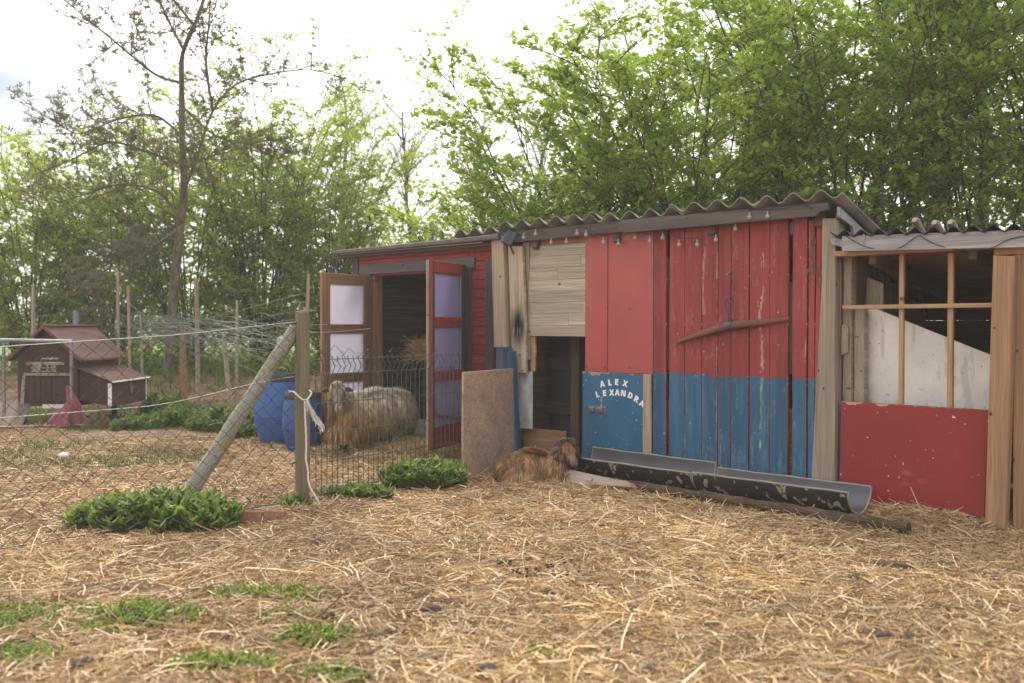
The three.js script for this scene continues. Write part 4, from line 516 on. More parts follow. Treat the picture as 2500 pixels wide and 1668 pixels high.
  const flat = (x0, z0, L, Wd, seed, turn) => { const q = new THREE.PlaneGeometry(L, Wd, 24, 8).rotateX(-Math.PI / 2), p = q.attributes.position; for (let i = 0; i < p.count; i++) { const x = p.getX(i), z = p.getZ(i), e = Wd * (0.5 + 0.6 * (fbm(x * 5 + seed, 2, 2) - 0.5)); p.setZ(i, z * e / Wd * 1.2 + 0.05 * Math.sin(x * 5 + seed)); p.setY(i, 0.012 + 0.03 * fbm(x * 9 + seed, z * 9, 2)); } q.computeVertexNormals(); q.rotateY(turn); const wx = -5.26 + x0, wz = -11.84 + z0; q.translate(x0, hgt(wx, wz), z0); part('spread_net', q, mt.pinkNet, net); }; flat(-0.25, 0.20, 0.9, 0.20, 3, 0.25); flat(-0.95, 0.45, 0.6, 0.12, 9, 0.2); flat(0.30, -0.05, 0.4, 0.06, 5, -0.1);
  const fl = thing('pink_rag', 'small pink rag caught on the wire behind the coop roof', 'rag', [-5.45, 0.93, -14.9], 0.3); part('rag', new THREE.ConeGeometry(0.06, 0.16, 7, 2).scale(1, 1, 0.4), mt.pinkNet, fl);
  const sp = thing('tree_stump', 'small rotten stump on the ground below the nest box', 'stump', [-4.93, -0.02, -11.75], 0.4); for (const [x, z, h, q] of [[0, 0, 0.20, 1], [0.10, -0.03, 0.24, 2], [-0.08, 0.03, 0.13, 3]]) { const g2 = new THREE.CylinderGeometry(0.045, 0.075, h, 9, 4).translate(x, h / 2, z), p = g2.attributes.position; for (let i = 0; i < p.count; i++) { const k = 1 + 0.5 * (fbm(p.getX(i) * 14 + q, p.getY(i) * 9, 2) - 0.5); p.setX(i, x + (p.getX(i) - x) * k); p.setZ(i, z + (p.getZ(i) - z) * k); } g2.computeVertexNormals(); part('wood', g2, mt.bark, sp); }
}
// ---------------------------------------------------------------- small things on the ground
{
  const e = thing('terracotta_edging', 'half-buried curved red clay tile at the foot of the fence', 'clay tile', [-1.52, -0.02, -6.02], 0.06); const seg = [[-0.19, -0.03, 0.16], [-0.065, 0.0, 0.0], [0.075, -0.012, -0.12]]; for (const [x, z, t] of seg) { const g = box(0.135, 0.10, 0.05, 0.008).rotateX(-0.25).rotateY(t).translate(x, 0.045, z); boxUV(g, 'x', [x, 0], 0.3, 0.3); part('tile_piece', g, mt.terracotta, e); }
  const spots = [[-0.346, -4.19, 0.045, 'lone dark dung clod in the middle of the foreground straw'], [-0.086, -3.453, 0.036, 'round dung clod close to the front edge, left of a green sprig'], [0.483, -3.433, 0.036, 'dung clod at the front edge, beside the round one'], [1.885, -4.883, 0.055, 'long smooth dark dropping on the straw in front of the lean-to'], [1.412, -3.793, 0.045, 'double dark clod on the straw toward the near corner below the lean-to'], [0.501, -4.178, 0.03, 'small clod between the lone clod and the double clod'], [-1.077, -5.433, 0.035, 'dung clod on the straw near the clay tile'], [1.379, -5.098, 0.03, 'small clod on the straw before the trough'], [-1.509, -3.474, 0.04, 'flat clod among the weeds of the near corner'], [-0.769, -4.089, 0.035, 'clod at the rim of the green weed patches'], [0.166, -4.468, 0.028, 'small clod in the middle of the yard'], [1.037, -4.648, 0.026, 'small clod on the straw below the log'], [0.867, -4.883, 0.026, 'small clod halfway between the log and the camera'], [1.52, -3.80, 0.035, 'clod next to the double dark clod']];
  spots.forEach(([x, z, r, l], i) => { const g = new THREE.IcosahedronGeometry(r, 3), p = g.attributes.position; for (let k = 0; k < p.count; k++) { const v = V(p.getX(k), p.getY(k), p.getZ(k)), f = 0.45 + 0.95 * fbm(v.x / r * 2.6 + i * 9 + 20, v.y / r * 2.6 + v.z / r * 2.1 + 20, 4); p.setXYZ(k, v.x * f * (i === 3 ? 1.5 : 1.1), v.y * f * 0.62, v.z * f * (i === 3 ? 0.6 : 1)); } const gg = mergeVertices(g.deleteAttribute('normal').deleteAttribute('uv')); gg.computeVertexNormals(); const m = part('dung_clod', noUV(gg), mt.soilClod, scene); m.position.set(x, hgt(x, z) + r * 0.12, z); m.rotation.y = i === 3 ? -0.5 : i; tag(m, l, 'dung clod', 'dung clods on the straw'); });
  // droppings scattered in one spot: uncountable crumbs
  const r = rng(91), l = []; for (let i = 0; i < 46; i++) { const x = 0.10 + (r() + r() - 1) * 0.30, z = -4.90 + (r() + r() - 1) * 0.22, s = 0.004 + r() * 0.008; l.push(new THREE.IcosahedronGeometry(s, 0).scale(1, 0.7, 1).rotateY(r() * 6).translate(x, hgt(x, z) + 0.012 + s * 0.3, z)); } const m = part('droppings', merged(l), mt.soilClod, scene); tag(m, 'scatter of small dark droppings on the straw', 'droppings', null, 'stuff');
  const pb = thing('paper_scrap', 'small white scrap lying on the grass before the hen run', 'scrap', [-4.05, hgt(-4.05, -8.97) + 0.03, -8.97], 0.4); { const g = new THREE.IcosahedronGeometry(0.045, 1), p = g.attributes.position; for (let k = 0; k < p.count; k++) p.setXYZ(k, p.getX(k) * 1.2, p.getY(k) * 0.7 * (0.7 + 0.5 * vn(p.getX(k) * 90 + 50, p.getZ(k) * 90 + 50)), p.getZ(k)); g.computeVertexNormals(); part('scrap', g, mt.paper, pb); }
}
// ---------------------------------------------------------------- animals
function capsule(p, a, b, ra, rb) { const x = b.x - a.x, y = b.y - a.y, z = b.z - a.z, px = p.x - a.x, py = p.y - a.y, pz = p.z - a.z, t = cl((px * x + py * y + pz * z) / (x * x + y * y + z * z)), dx = px - x * t, dy = py - y * t, dz = pz - z * t; return Math.sqrt(dx * dx + dy * dy + dz * dz) - mix(ra, rb, t); }
const smin = (a, b, k) => { const h = cl(0.5 + 0.5 * (b - a) / k); return mix(b, a, h) - k * h * (1 - h); };
function sdfMesh(fn, c, half, res) {
  const mc = new MarchingCubes(res, new THREE.MeshBasicMaterial(), false, false, 120000); mc.isolation = 0; const s = mc.size, hs = s / 2;
  for (let z = 0; z < s; z++) for (let y = 0; y < s; y++) for (let x = 0; x < s; x++) mc.field[x + y * s + z * s * s] = -fn(V(c.x + (x - hs) / hs * half, c.y + (y - hs) / hs * half, c.z + (z - hs) / hs * half));
  mc.update(); const n = mc.count; let g = new THREE.BufferGeometry(); const pos = new Float32Array(mc.positionArray.slice(0, n * 3)); for (let i = 0; i < n; i++) { pos[i * 3] = c.x + pos[i * 3] * half; pos[i * 3 + 1] = c.y + pos[i * 3 + 1] * half; pos[i * 3 + 2] = c.z + pos[i * 3 + 2] * half; }
  g.setAttribute('position', new THREE.BufferAttribute(pos, 3)); g = mergeVertices(g, 1e-5); g.computeVertexNormals(); return g;
}
function bones(list, k) { return (p) => { let d = 1e9; for (const [a, b, ra, rb] of list) d = smin(d, capsule(p, a, b, ra, rb), k); return d; }; }
function surfacePoints(g, count, seed) {            // area-weighted points with normals
  const r = rng(seed), p = g.attributes.position, n = g.attributes.normal, ix = g.index.array, cum = []; let tot = 0; const a = V(0, 0, 0), b = V(0, 0, 0), c = V(0, 0, 0);
  for (let i = 0; i < ix.length; i += 3) { a.fromBufferAttribute(p, ix[i]); b.fromBufferAttribute(p, ix[i + 1]); c.fromBufferAttribute(p, ix[i + 2]); tot += b.clone().sub(a).cross(c.clone().sub(a)).length(); cum.push(tot); }
  const out = []; for (let k = 0; k < count; k++) { const q = r() * tot; let lo = 0, hi = cum.length - 1; while (lo < hi) { const m = (lo + hi) >> 1; if (cum[m] < q) lo = m + 1; else hi = m; } let u = r(), v = r(); if (u + v > 1) { u = 1 - u; v = 1 - v; } const i = lo * 3, w = 1 - u - v; const P = V(0, 0, 0), N = V(0, 0, 0); [[ix[i], w], [ix[i + 1], u], [ix[i + 2], v]].forEach(([j, q2]) => { P.addScaledVector(a.fromBufferAttribute(p, j), q2); N.addScaledVector(b.fromBufferAttribute(n, j), q2); }); out.push([P, N.normalize()]); } return out;
}
function fleeceGeo(points, opt, seed, floor = 0.012) {   // hanging, slightly curled locks: tapered ribbons
  const r = rng(seed), pos = [], nor = [], col = [], idx = [], S = 4;
  for (const [P, N] of points) {
    const o = opt(P, N, r); if (!o) continue; const { len, rad, sag, color, curl } = o; let side; const comb = V(-0.35, -1, 0); comb.addScaledVector(N, -comb.dot(N)); side = N.clone().cross(comb).normalize(); side.addScaledVector(comb, (r() - 0.5) * 0.9).normalize(); const up = ss(0.5, 0.95, N.y), d = N.clone().multiplyScalar(mix(0.55, 0.60, up)).addScaledVector(comb, mix(0.45, 1.0, up)).addScaledVector(side, (r() - 0.5) * 0.7).normalize(); let q = P.clone().addScaledVector(N, -0.004); const cs = o.cell || 0.034, hx = Math.floor(P.x / cs + 100), hy = Math.floor(P.y / cs * 0.5 + 100), hz = Math.floor(P.z / cs + 100), hh = (k) => pval[perm[(perm[(perm[hx & 255] + hy) & 255] + hz + k * 37) & 255]]; const C = V((hx - 100 + 0.2 + 0.6 * hh(1)) * cs, P.y, (hz - 100 + 0.2 + 0.6 * hh(2)) * cs); C.y -= 0.012 * hh(3) * (1 - up); const lockTone = 0.72 + 0.62 * hh(4); const ph = r() * 6.3, base = pos.length / 3; let prev = q;
    for (let i = 0; i <= S; i++) {
      const t = i / S, pull = 0.75 * t ** 1.3 * (1 - 0.5 * up); const q0 = q; q = V(mix(q.x, C.x + (q.x - P.x), pull), mix(q.y, C.y + (q.y - P.y), pull), mix(q.z, C.z + (q.z - P.z), pull)); const R = rad * (1 - 0.85 * t ** 1.5), w = side;
      pos.push(q.x - w.x * R, q.y - w.y * R, q.z - w.z * R, q.x + w.x * R, q.y + w.y * R, q.z + w.z * R); for (let k = 0; k < 2; k++) { const f = N.clone().addScaledVector(side, (k ? 0.45 : -0.45)).normalize(); nor.push(f.x, f.y, f.z); col.push(color[0] * lockTone, color[1] * lockTone, color[2] * lockTone); }
      d.add(V(0, -sag / S * 1.6 * (1 - 0.8 * up), 0)).normalize(); prev = q; q = q0; q = q.clone().addScaledVector(d, len / S).addScaledVector(side, curl * Math.sin(ph + i * 1.9)); if (q.y < floor) q.y = floor + r() * 0.02;
    } void prev;
    const flip = side.clone().cross(N.clone().multiplyScalar(0.55).addScaledVector(comb, 0.45)).dot(N) < 0; for (let i = 0; i < S; i++) { const e = base + i * 2; if (flip) idx.push(e, e + 2, e + 1, e + 1, e + 2, e + 3); else idx.push(e, e + 1, e + 2, e + 1, e + 3, e + 2); }
  }
  const g = new THREE.BufferGeometry(); g.setAttribute('position', new THREE.Float32BufferAttribute(pos, 3)); g.setAttribute('normal', new THREE.Float32BufferAttribute(nor, 3)); g.setAttribute('color', new THREE.Float32BufferAttribute(col, 3)); g.setIndex(idx); return g;
}
const hideMat = M(0xffffff, 0.85, { vertexColors: true }), woolMat = M(0xffffff, 0.95, { phys: true, vertexColors: true, transmission: 0.3, thickness: 0, ior: 1.2, specularIntensity: 0.3 }), eyeMat = M(lin(0.02, 0.015, 0.01), 0.15), amber = M(lin(0.45, 0.30, 0.10), 0.2), hornMat = M(lin(0.34, 0.29, 0.25), 0.7, { map: T.bark, bumpMap: T.barkBump, bumpScale: 0.002 });
function head(o) {                                   // o: skull, dir (to the nose), up; returns sdf list and frame
  const f = o.dir.clone().normalize(), s = f.clone().cross(V(0, 1, 0)).normalize(), u = s.clone().cross(f).normalize(); const at = (a, b, c) => o.skull.clone().addScaledVector(f, a * o.k).addScaledVector(u, b * o.k).addScaledVector(s, c * o.k);
  return { skull: o.skull, f, s, u, at, list: [[at(-0.03, 0.01, 0), at(0.055, 0.012, 0), 0.066 * o.k, 0.058 * o.k], [at(0.05, 0.0, 0), at(0.165, -0.016, 0), 0.052 * o.k, 0.036 * o.k], [at(0.16, -0.012, 0), at(0.192, -0.020, 0), 0.036 * o.k, 0.030 * o.k], [at(0.0, -0.03, 0), at(0.15, -0.042, 0), 0.044 * o.k, 0.026 * o.k], [at(0.05, 0.026, -0.038), at(0.07, 0.026, -0.036), 0.018 * o.k, 0.014 * o.k], [at(0.05, 0.026, 0.038), at(0.07, 0.026, 0.036), 0.018 * o.k, 0.014 * o.k]] };
}
function ear(H, side, k, drop) { const w = 0.5 + 0.5 * k, a = H.at(0.0, 0.02, side * 0.055), b = H.at(-0.015, 0.02 - drop * 0.4, side * (0.055 + 0.045 * w)), c = H.at(-0.01, 0.0 - drop, side * (0.055 + 0.095 * w)); const g = tube(curve([a, b, c], 8), (t) => k * (0.010 + 0.020 * Math.sin(Math.PI * cl(t * 0.9 + 0.08))), 8); return g; }
{ // standing sheep, facing the camera over its shoulder
  const s = thing('sheep', 'standing shaggy cream and ginger sheep behind the mesh panel', 'sheep', [-1.34, 0, -9.33], -3 * Math.PI / 4);
  const H = head({ skull: V(0.40, 0.595, -0.06), dir: V(0.52, -0.42, -0.80), k: 1 });
  const body = [[V(0.20, 0.40, 0), V(-0.10, 0.405, 0), 0.165, 0.175], [V(-0.10, 0.405, 0), V(-0.34, 0.415, 0), 0.175, 0.158], [V(0.26, 0.42, 0), V(0.38, 0.56, -0.04), 0.135, 0.085], [V(0.24, 0.34, 0), V(0.30, 0.26, 0), 0.13, 0.10], [V(-0.38, 0.44, 0), V(-0.45, 0.30, 0), 0.05, 0.025],
    [V(0.24, 0.30, 0.085), V(0.245, 0.15, 0.08), 0.058, 0.026], [V(0.245, 0.15, 0.08), V(0.25, 0.02, 0.08), 0.024, 0.021], [V(0.25, 0.02, 0.08), V(0.275, 0.012, 0.08), 0.024, 0.020], [V(0.27, 0.30, -0.085), V(0.31, 0.15, -0.085), 0.058, 0.026], [V(0.31, 0.15, -0.085), V(0.335, 0.02, -0.08), 0.024, 0.021], [V(0.335, 0.02, -0.08), V(0.36, 0.012, -0.08), 0.024, 0.020],
    [V(-0.31, 0.36, 0.085), V(-0.28, 0.23, 0.09), 0.085, 0.045], [V(-0.28, 0.23, 0.09), V(-0.345, 0.135, 0.085), 0.036, 0.024], [V(-0.345, 0.135, 0.085), V(-0.325, 0.02, 0.085), 0.023, 0.021], [V(-0.325, 0.02, 0.085), V(-0.30, 0.012, 0.085), 0.024, 0.02], [V(-0.31, 0.36, -0.085), V(-0.24, 0.23, -0.09), 0.085, 0.045], [V(-0.24, 0.23, -0.09), V(-0.29, 0.135, -0.085), 0.036, 0.024], [V(-0.29, 0.135, -0.085), V(-0.255, 0.02, -0.085), 0.023, 0.021], [V(-0.255, 0.02, -0.085), V(-0.23, 0.012, -0.085), 0.024, 0.02]];
  const bodyG = sdfMesh(bones(body, 0.035), V(-0.02, 0.37, 0), 0.52, 92), headG = sdfMesh(bones([...H.list, [V(0.37, 0.55, -0.03), V(0.40, 0.59, -0.055), 0.07, 0.062]], 0.022), H.skull.clone().addScaledVector(H.f, 0.07), 0.19, 72);
  const faceC = [0.135, 0.105, 0.088], legC = [0.035, 0.026, 0.022], skin = [0.26, 0.18, 0.12];
  const g = merged([bodyG, headG].map((q) => q.toNonIndexed())); paint(g, (x, y, z) => { const d = V(x, y, z).distanceTo(H.skull); const n = fbm(x * 30 + 40, y * 30 + z * 20 + 40, 3); if (d < 0.20 && V(x, y, z).sub(H.skull).dot(H.f) > -0.02) { const m = ss(0.08, 0.2, d); return mix3([0.21, 0.155, 0.12], faceC, m).map((c) => c * (0.7 + 0.6 * n)); } if (y < 0.17) return legC.map((c) => c * (0.7 + 0.6 * n)); return skin; });
  part('body', noUV(g), hideMat, s);
  for (const sd of [-1, 1]) { const e = part('ear', paint(ear(H, sd, 0.72, -0.005), () => [0.05, 0.035, 0.028]), hideMat, s); part('ear_tag', box(0.026, 0.032, 0.005, 0.003).rotateY(sd * 0.5).translate(...H.at(0.028, -0.008, sd * 0.088).toArray()), mt.yellow, e); part('eye', new THREE.SphereGeometry(0.011, 10, 8).translate(...H.at(0.074, 0.028, sd * 0.0505).toArray()), eyeMat, s); part('nostril', new THREE.SphereGeometry(0.0065, 8, 6).scale(1.3, 0.7, 1).translate(...H.at(0.2195, -0.012, sd * 0.015).toArray()), eyeMat, s); }
  const cream = [0.88, 0.78, 0.64], ginger = [0.66, 0.43, 0.24], rust = [0.46, 0.255, 0.12];
  const opt = (P, N, r) => { const hd = P.clone().sub(H.skull); if (P.y < 0.20 && Math.abs(P.z) < 0.14 && N.y > -0.4) return null; if (P.y < 0.17) return null; const onFace = hd.length() < 0.21 && hd.dot(H.f) > 0.035; if (onFace) return null; const front = ss(-0.1, 0.32, P.x), low = ss(0.54, 0.36, P.y); let c = mix3(cream, ginger, cl(front * 0.35 + low * 0.75)); c = mix3(c, rust, cl(low * front * 0.7) * (0.4 + 0.6 * fbm(P.x * 9 + 30, P.y * 3 + P.z * 9 + 30, 2))); const v = (0.70 + r() * 0.45) * mix(0.62, 1.25, fbm(P.x * 38 + 40, P.y * 9 + P.z * 38 + 40, 2)); const topHead = hd.length() < 0.1 && hd.dot(H.u) > 0; return { len: topHead ? 0.030 : mix(0.040, 0.12, low) * (0.5 + 0.8 * r()) * mix(0.7, 1.3, fbm(P.x * 20 + 60, P.z * 20 + P.y * 6 + 60, 2)), rad: 0.0022 + 0.0022 * r(), sag: mix(0.55, 1.4, low), curl: 0.0028, color: c.map((q) => q * v) }; };
  part('fleece', fleeceGeo(surfacePoints(bodyG, 38000, 5).concat(surfacePoints(headG, 5000, 6)), opt, 7, 0.135), woolMat, s);
  const shag = (P, N, r) => { const o = opt(P, N, r); if (!o || P.y > 0.60 - 0.1 * r() || P.distanceTo(H.skull) < 0.13) return null; const k = r(), low = ss(0.56, 0.34, P.y); return { len: mix(0.06, 0.15, low) * (0.7 + 0.5 * r()), rad: 0.0045 + 0.0045 * r(), sag: 1.2, curl: 0.005, color: o.color.map((q) => q * (k < 0.35 ? 0.55 : k > 0.75 ? 1.25 : 0.9)) }; };
  part('shaggy_locks', fleeceGeo(surfacePoints(bodyG, 6500, 25), shag, 27, 0.115), woolMat, s);
}
{ // ram lying down beside the trough
  const s = thing('ram', 'brown horned ram lying on the straw beside the trough', 'ram', [0.175, hgt(0.175, -7.55), -7.60], 0);
  const H = head({ skull: V(0.238, 0.262, 0.03), dir: V(0.36, -0.50, 0.80), k: 0.86 });
  const body = [[V(0.17, 0.115, 0.0), V(-0.05, 0.125, 0.0), 0.105, 0.118], [V(-0.05, 0.125, 0), V(-0.19, 0.105, 0.0), 0.118, 0.100], [V(0.18, 0.14, 0.0), V(0.235, 0.235, 0.01), 0.098, 0.066], [V(0.16, 0.06, 0.07), V(0.27, 0.035, 0.10), 0.05, 0.03], [V(0.27, 0.035, 0.10), V(0.20, 0.025, 0.14), 0.024, 0.022], [V(-0.15, 0.07, 0.08), V(-0.02, 0.05, 0.125), 0.07, 0.035], [V(-0.02, 0.045, 0.125), V(-0.13, 0.022, 0.15), 0.026, 0.022], [V(0.16, 0.06, -0.07), V(0.27, 0.03, -0.08), 0.05, 0.03], [V(-0.15, 0.07, -0.07), V(-0.04, 0.04, -0.11), 0.07, 0.035]];
  const bodyG = sdfMesh(bones(body, 0.035), V(0.02, 0.14, 0.01), 0.36, 80), headG = sdfMesh(bones([...H.list, [V(0.225, 0.22, 0.005), V(0.245, 0.26, 0.015), 0.062, 0.055]], 0.018), H.skull.clone().addScaledVector(H.f, 0.06), 0.16, 76);
  const g = merged([bodyG, headG].map((q) => q.toNonIndexed())); paint(g, (x, y, z) => { const p = V(x, y, z), d = p.clone().sub(H.skull), n = fbm(x * 50 + 40, y * 50 + z * 30 + 40, 3); if (d.length() < 0.19 && d.dot(H.f) > -0.015) { const t = d.dot(H.f) / 0.16; const c = d.dot(H.u) < -0.035 ? [0.10, 0.065, 0.045] : mix3([0.25, 0.125, 0.065], [0.190, 0.115, 0.090], cl(t)); const nose = ss(0.90, 1.05, t); return mix3(c, [0.12, 0.085, 0.075], nose * 0.6).map((q) => q * (0.45 + 1.1 * n)); } return [0.13, 0.075, 0.045]; });
  part('body', noUV(g), hideMat, s);
  for (const sd of [-1, 1]) {
    part('ear', paint(ear(H, sd, 0.8, 0.055), () => [0.13, 0.085, 0.06]), hideMat, s); const ey = part('eye', new THREE.SphereGeometry(0.0095, 12, 10).translate(...H.at(0.074, 0.028, sd * 0.0510).toArray()), amber, s); part('pupil', new THREE.SphereGeometry(0.0055, 8, 6).scale(1.4, 0.6, 1).translate(...H.at(0.080, 0.028, sd * 0.0565).toArray()), eyeMat, ey); part('nostril', new THREE.SphereGeometry(0.006, 8, 6).scale(1.4, 0.8, 1).translate(...H.at(0.2195, -0.013, sd * 0.015).toArray()), eyeMat, s);
    const fh = V(H.f.x, 0, H.f.z).normalize(), c0 = H.at(0.0, 0.035, sd * 0.045), pts = []; for (let i = 0; i <= 30; i++) { const t = i / 30, a = -0.25 + t * 4.6, R = mix(0.056, 0.058, t); pts.push(c0.clone().add(V(0, Math.cos(a) * R - R * 0.45, 0)).addScaledVector(fh, -Math.sin(a) * R - 0.006).addScaledVector(H.s, sd * (0.004 + 0.062 * Math.sin(t * 1.5)))); } const hg = tube(pts, (t) => 0.029 * (1 - t) ** 0.65 + 0.004 + 0.0012 * Math.sin(t * 70), 10); part('horn', hg, hornMat, s);
  }
  const opt = (P, N, r) => { const hd = P.clone().sub(H.skull); if (P.y < 0.015) return null; const along = hd.dot(H.f); if (hd.length() < 0.2 && along > 0.025 && hd.dot(H.u) > -0.05) { if (along > 0.155) return null; const cheek = Math.abs(hd.dot(H.s)) > 0.030 && hd.dot(H.u) < 0.01; const k = 0.7 + r() * 0.6; return { len: 0.007, rad: 0.0011, sag: 0.3, curl: 0.0003, color: (cheek ? [0.16, 0.10, 0.07] : [0.27, 0.165, 0.115]).map((q) => q * k) }; } const crown = hd.length() < 0.075 && hd.dot(H.u) > 0.02; const v = (0.66 + r() * 0.5) * mix(0.5, 1.35, fbm(P.x * 46 + 40, P.y * 14 + P.z * 46 + 40, 2)), low = ss(0.22, 0.06, P.y); let c = mix3([0.62, 0.39, 0.225], [0.42, 0.255, 0.145], cl(low * 0.6 + 0.5 * fbm(P.x * 14 + 30, P.y * 8 + P.z * 12 + 30, 2))); if (crown) c = [0.36, 0.19, 0.085]; const neck = ss(0.10, 0.2, P.x); return { len: crown ? 0.016 : mix(0.038, 0.085, low) * (0.7 + 0.6 * r()) * mix(1, 0.6, neck), rad: 0.0018 + 0.0018 * r(), sag: mix(0.5, 1.5, low), curl: mix(0.0028, 0.0045, neck), color: c.map((q) => q * v) }; };
  part('fleece', fleeceGeo(surfacePoints(bodyG, 34000, 15).concat(surfacePoints(headG, 9000, 16)), opt, 17), woolMat, s);
  const shag = (P, N, r) => { const o = opt(P, N, r); if (!o || P.distanceTo(H.skull) < 0.10) return null; const k = r(), low = ss(0.24, 0.08, P.y); return { len: mix(0.045, 0.10, low) * (0.7 + 0.5 * r()), rad: 0.0034 + 0.0036 * r(), sag: mix(0.7, 1.5, low), curl: 0.0065, color: o.color.map((q) => q * (k < 0.35 ? 0.5 : k > 0.75 ? 1.3 : 0.9)) }; };
  part('shaggy_locks', fleeceGeo(surfacePoints(bodyG, 6000, 35), shag, 37), woolMat, s);
}
// ---------------------------------------------------------------- trees and shrubs
function leafGeo(L, Wd, fold = 0.25, teeth = false) {  // leaf along +y, facing +z, folded at the midrib
  const prof = teeth ? [[0.10, 0.36], [0.30, 0.50], [0.36, 0.42], [0.55, 0.40], [0.60, 0.31], [0.80, 0.20]] : [[0.14, 0.34], [0.42, 0.50], [0.72, 0.36]]; const pos = [], nor = [], idx = []; const v = (x, y, z) => { pos.push(x * Wd, y * L, z * L); return pos.length / 3 - 1; };
  const bend = (y) => -0.22 * y * y; const b = v(0, 0, 0), m1 = v(0, 0.45, bend(0.45)), t = v(0, 1, bend(1));
  for (const s of [-1, 1]) { const e = prof.map(([y, w]) => v(s * w, y, bend(y) + w * fold)); const chain = [b, ...e, t]; for (let i = 0; i < chain.length - 1; i++) idx.push(...(s > 0 ? [m1, chain[i], chain[i + 1]] : [m1, chain[i + 1], chain[i]])); }
  const g = new THREE.BufferGeometry(); g.setAttribute('position', new THREE.Float32BufferAttribute(pos, 3)); g.setIndex(idx); g.computeVertexNormals(); void nor; return g;
}
const leafMat = M(0xffffff, 0.85, { phys: true, transmission: 0.58, thickness: 0, ior: 1.3, specularIntensity: 0.5 });
const hazelLeaf = leafGeo(0.062, 0.057, 0.18), smallLeaf = leafGeo(0.055, 0.048, 0.2), nettleLeaf = leafGeo(0.070, 0.052, 0.25, true);
const O = new THREE.Object3D();
function scatter(name, geo, mat, list, parent) {     // list of [pos, quaternion, scale, color]
  const m = new THREE.InstancedMesh(geo, mat, list.length); m.name = parent === scene ? numbered(name) : name; m.castShadow = m.receiveShadow = true; const c = new THREE.Color();
  list.forEach(([p, q, s, k], i) => { O.position.copy(p); O.quaternion.copy(q); O.scale.setScalar(s); O.updateMatrix(); m.setMatrixAt(i, O.matrix); m.setColorAt(i, c.setRGB(k[0], k[1], k[2])); }); parent.add(m); return m;
}
const eul = new THREE.Euler(), Q = (x, y, z) => new THREE.Quaternion().setFromEuler(eul.set(x, y, z, 'YXZ'));
const leafQ = (r, out) => Q(1.2 + (r() - 0.5) * 1.3, (out === undefined ? r() * 6.283 : out + (r() - 0.5) * 2.2), (r() - 0.5) * 0.9);
function bezier(a, d, L, droop, r, n) { const pts = [a.clone()]; let p = a.clone(), v = d.clone().normalize(); for (let i = 1; i <= n; i++) { v.add(V((r() - 0.5) * 0.28, (r() - 0.5) * 0.2 + droop, (r() - 0.5) * 0.28)).normalize(); p = p.clone().addScaledVector(v, L / n); pts.push(p); } return pts; }
function shrub(o) {
  const r = rng(o.seed), g = thing(o.name || 'hazel_shrub', o.label, 'shrub', [o.x, hgt(o.x, o.z) - 0.05, o.z], 0, o.group), leaves = []; const tone = o.tone || 0;
  for (let i = 0; i < o.stems; i++) {
    const az = i / o.stems * 6.283 + (r() - 0.5) * 1.1, H = o.h * (0.62 + 0.42 * r()), sp = o.spread * (0.15 + 0.95 * Math.sqrt(r())), b = V(Math.cos(az) * 0.28 * r(), 0, Math.sin(az) * 0.28 * r()); const bow = (r() - 0.5) * 0.5, n = 11, pts = [];
    for (let k = 0; k <= n; k++) { const t = k / n; pts.push(V(b.x + Math.cos(az + bow * t) * sp * t ** 1.45 + (o.lean || 0) * t * t, H * (t * 1.12 - 0.12 * t * t * t), b.z + Math.sin(az + bow * t) * sp * t ** 1.45).add(V((r() - 0.5) * 0.07, 0, (r() - 0.5) * 0.07).multiplyScalar(k ? 1 : 0))); }
    const rad = (0.018 + 0.022 * r()) * (o.thin || 1), geo = [tube(pts, (t) => rad * (1 - 0.86 * t) + 0.004, 5)];
    for (let q = 0; q < o.sec; q++) {
      const t = mix(o.low || 0.25, 1.0, (q + r()) / o.sec), f = t * n, k = Math.min(n - 1, Math.floor(f)), p = pts[k].clone().lerp(pts[k + 1], f - k), a2 = az + (r() - 0.5) * 4.4, L = o.br * (0.45 + 0.75 * r()) * mix(1.1, 0.65, t);
      const sec = bezier(p, V(Math.cos(a2), 0.35 + r() * 0.6, Math.sin(a2)), L, -0.02, r, 4); geo.push(tube(sec, (u) => 0.008 * (1 - 0.8 * u) + 0.0012, 3, false));
      for (let w = 0; w < o.tw; w++) {
        const f2 = (0.2 + 0.8 * r()) * 4, k2 = Math.min(3, Math.floor(f2)), p2 = sec[k2].clone().lerp(sec[k2 + 1], f2 - k2), a3 = a2 + (r() - 0.5) * 3.2, tw = bezier(p2, V(Math.cos(a3), 0.1 + r() * 0.7, Math.sin(a3)), o.br * (0.22 + 0.26 * r()), -0.06, r, 2); geo.push(tube(tw, (u) => 0.0030 * (1 - u) + 0.0011, 3, false));
        const y0 = g.position.y; void y0; for (let z = 0; z < o.lv; z++) { const u = (z + r()) / o.lv * 2, k3 = Math.min(1, Math.floor(u)), p3 = tw[k3].clone().lerp(tw[k3 + 1], u - k3).add(V((r() - 0.5) * 0.07, (r() - 0.5) * 0.06, (r() - 0.5) * 0.07)); const v = r(), y = r(); const c = mix3([0.210, 0.345, 0.034], [0.470, 0.580, 0.085], v * 0.8 + tone); leaves.push([p3, leafQ(r), 0.55 + 0.75 * r(), mix3(c, [0.30, 0.32, 0.04], y > 0.94 ? 0.6 : 0)]); }
      }
    }
    part('stem', merged(geo), o.bark || mt.barkStem, g);
  }
  scatter('crown', o.leaf || hazelLeaf, leafMat, leaves, g).userData.kind = 'stuff';
  return g;
}
const nLeaf = [];
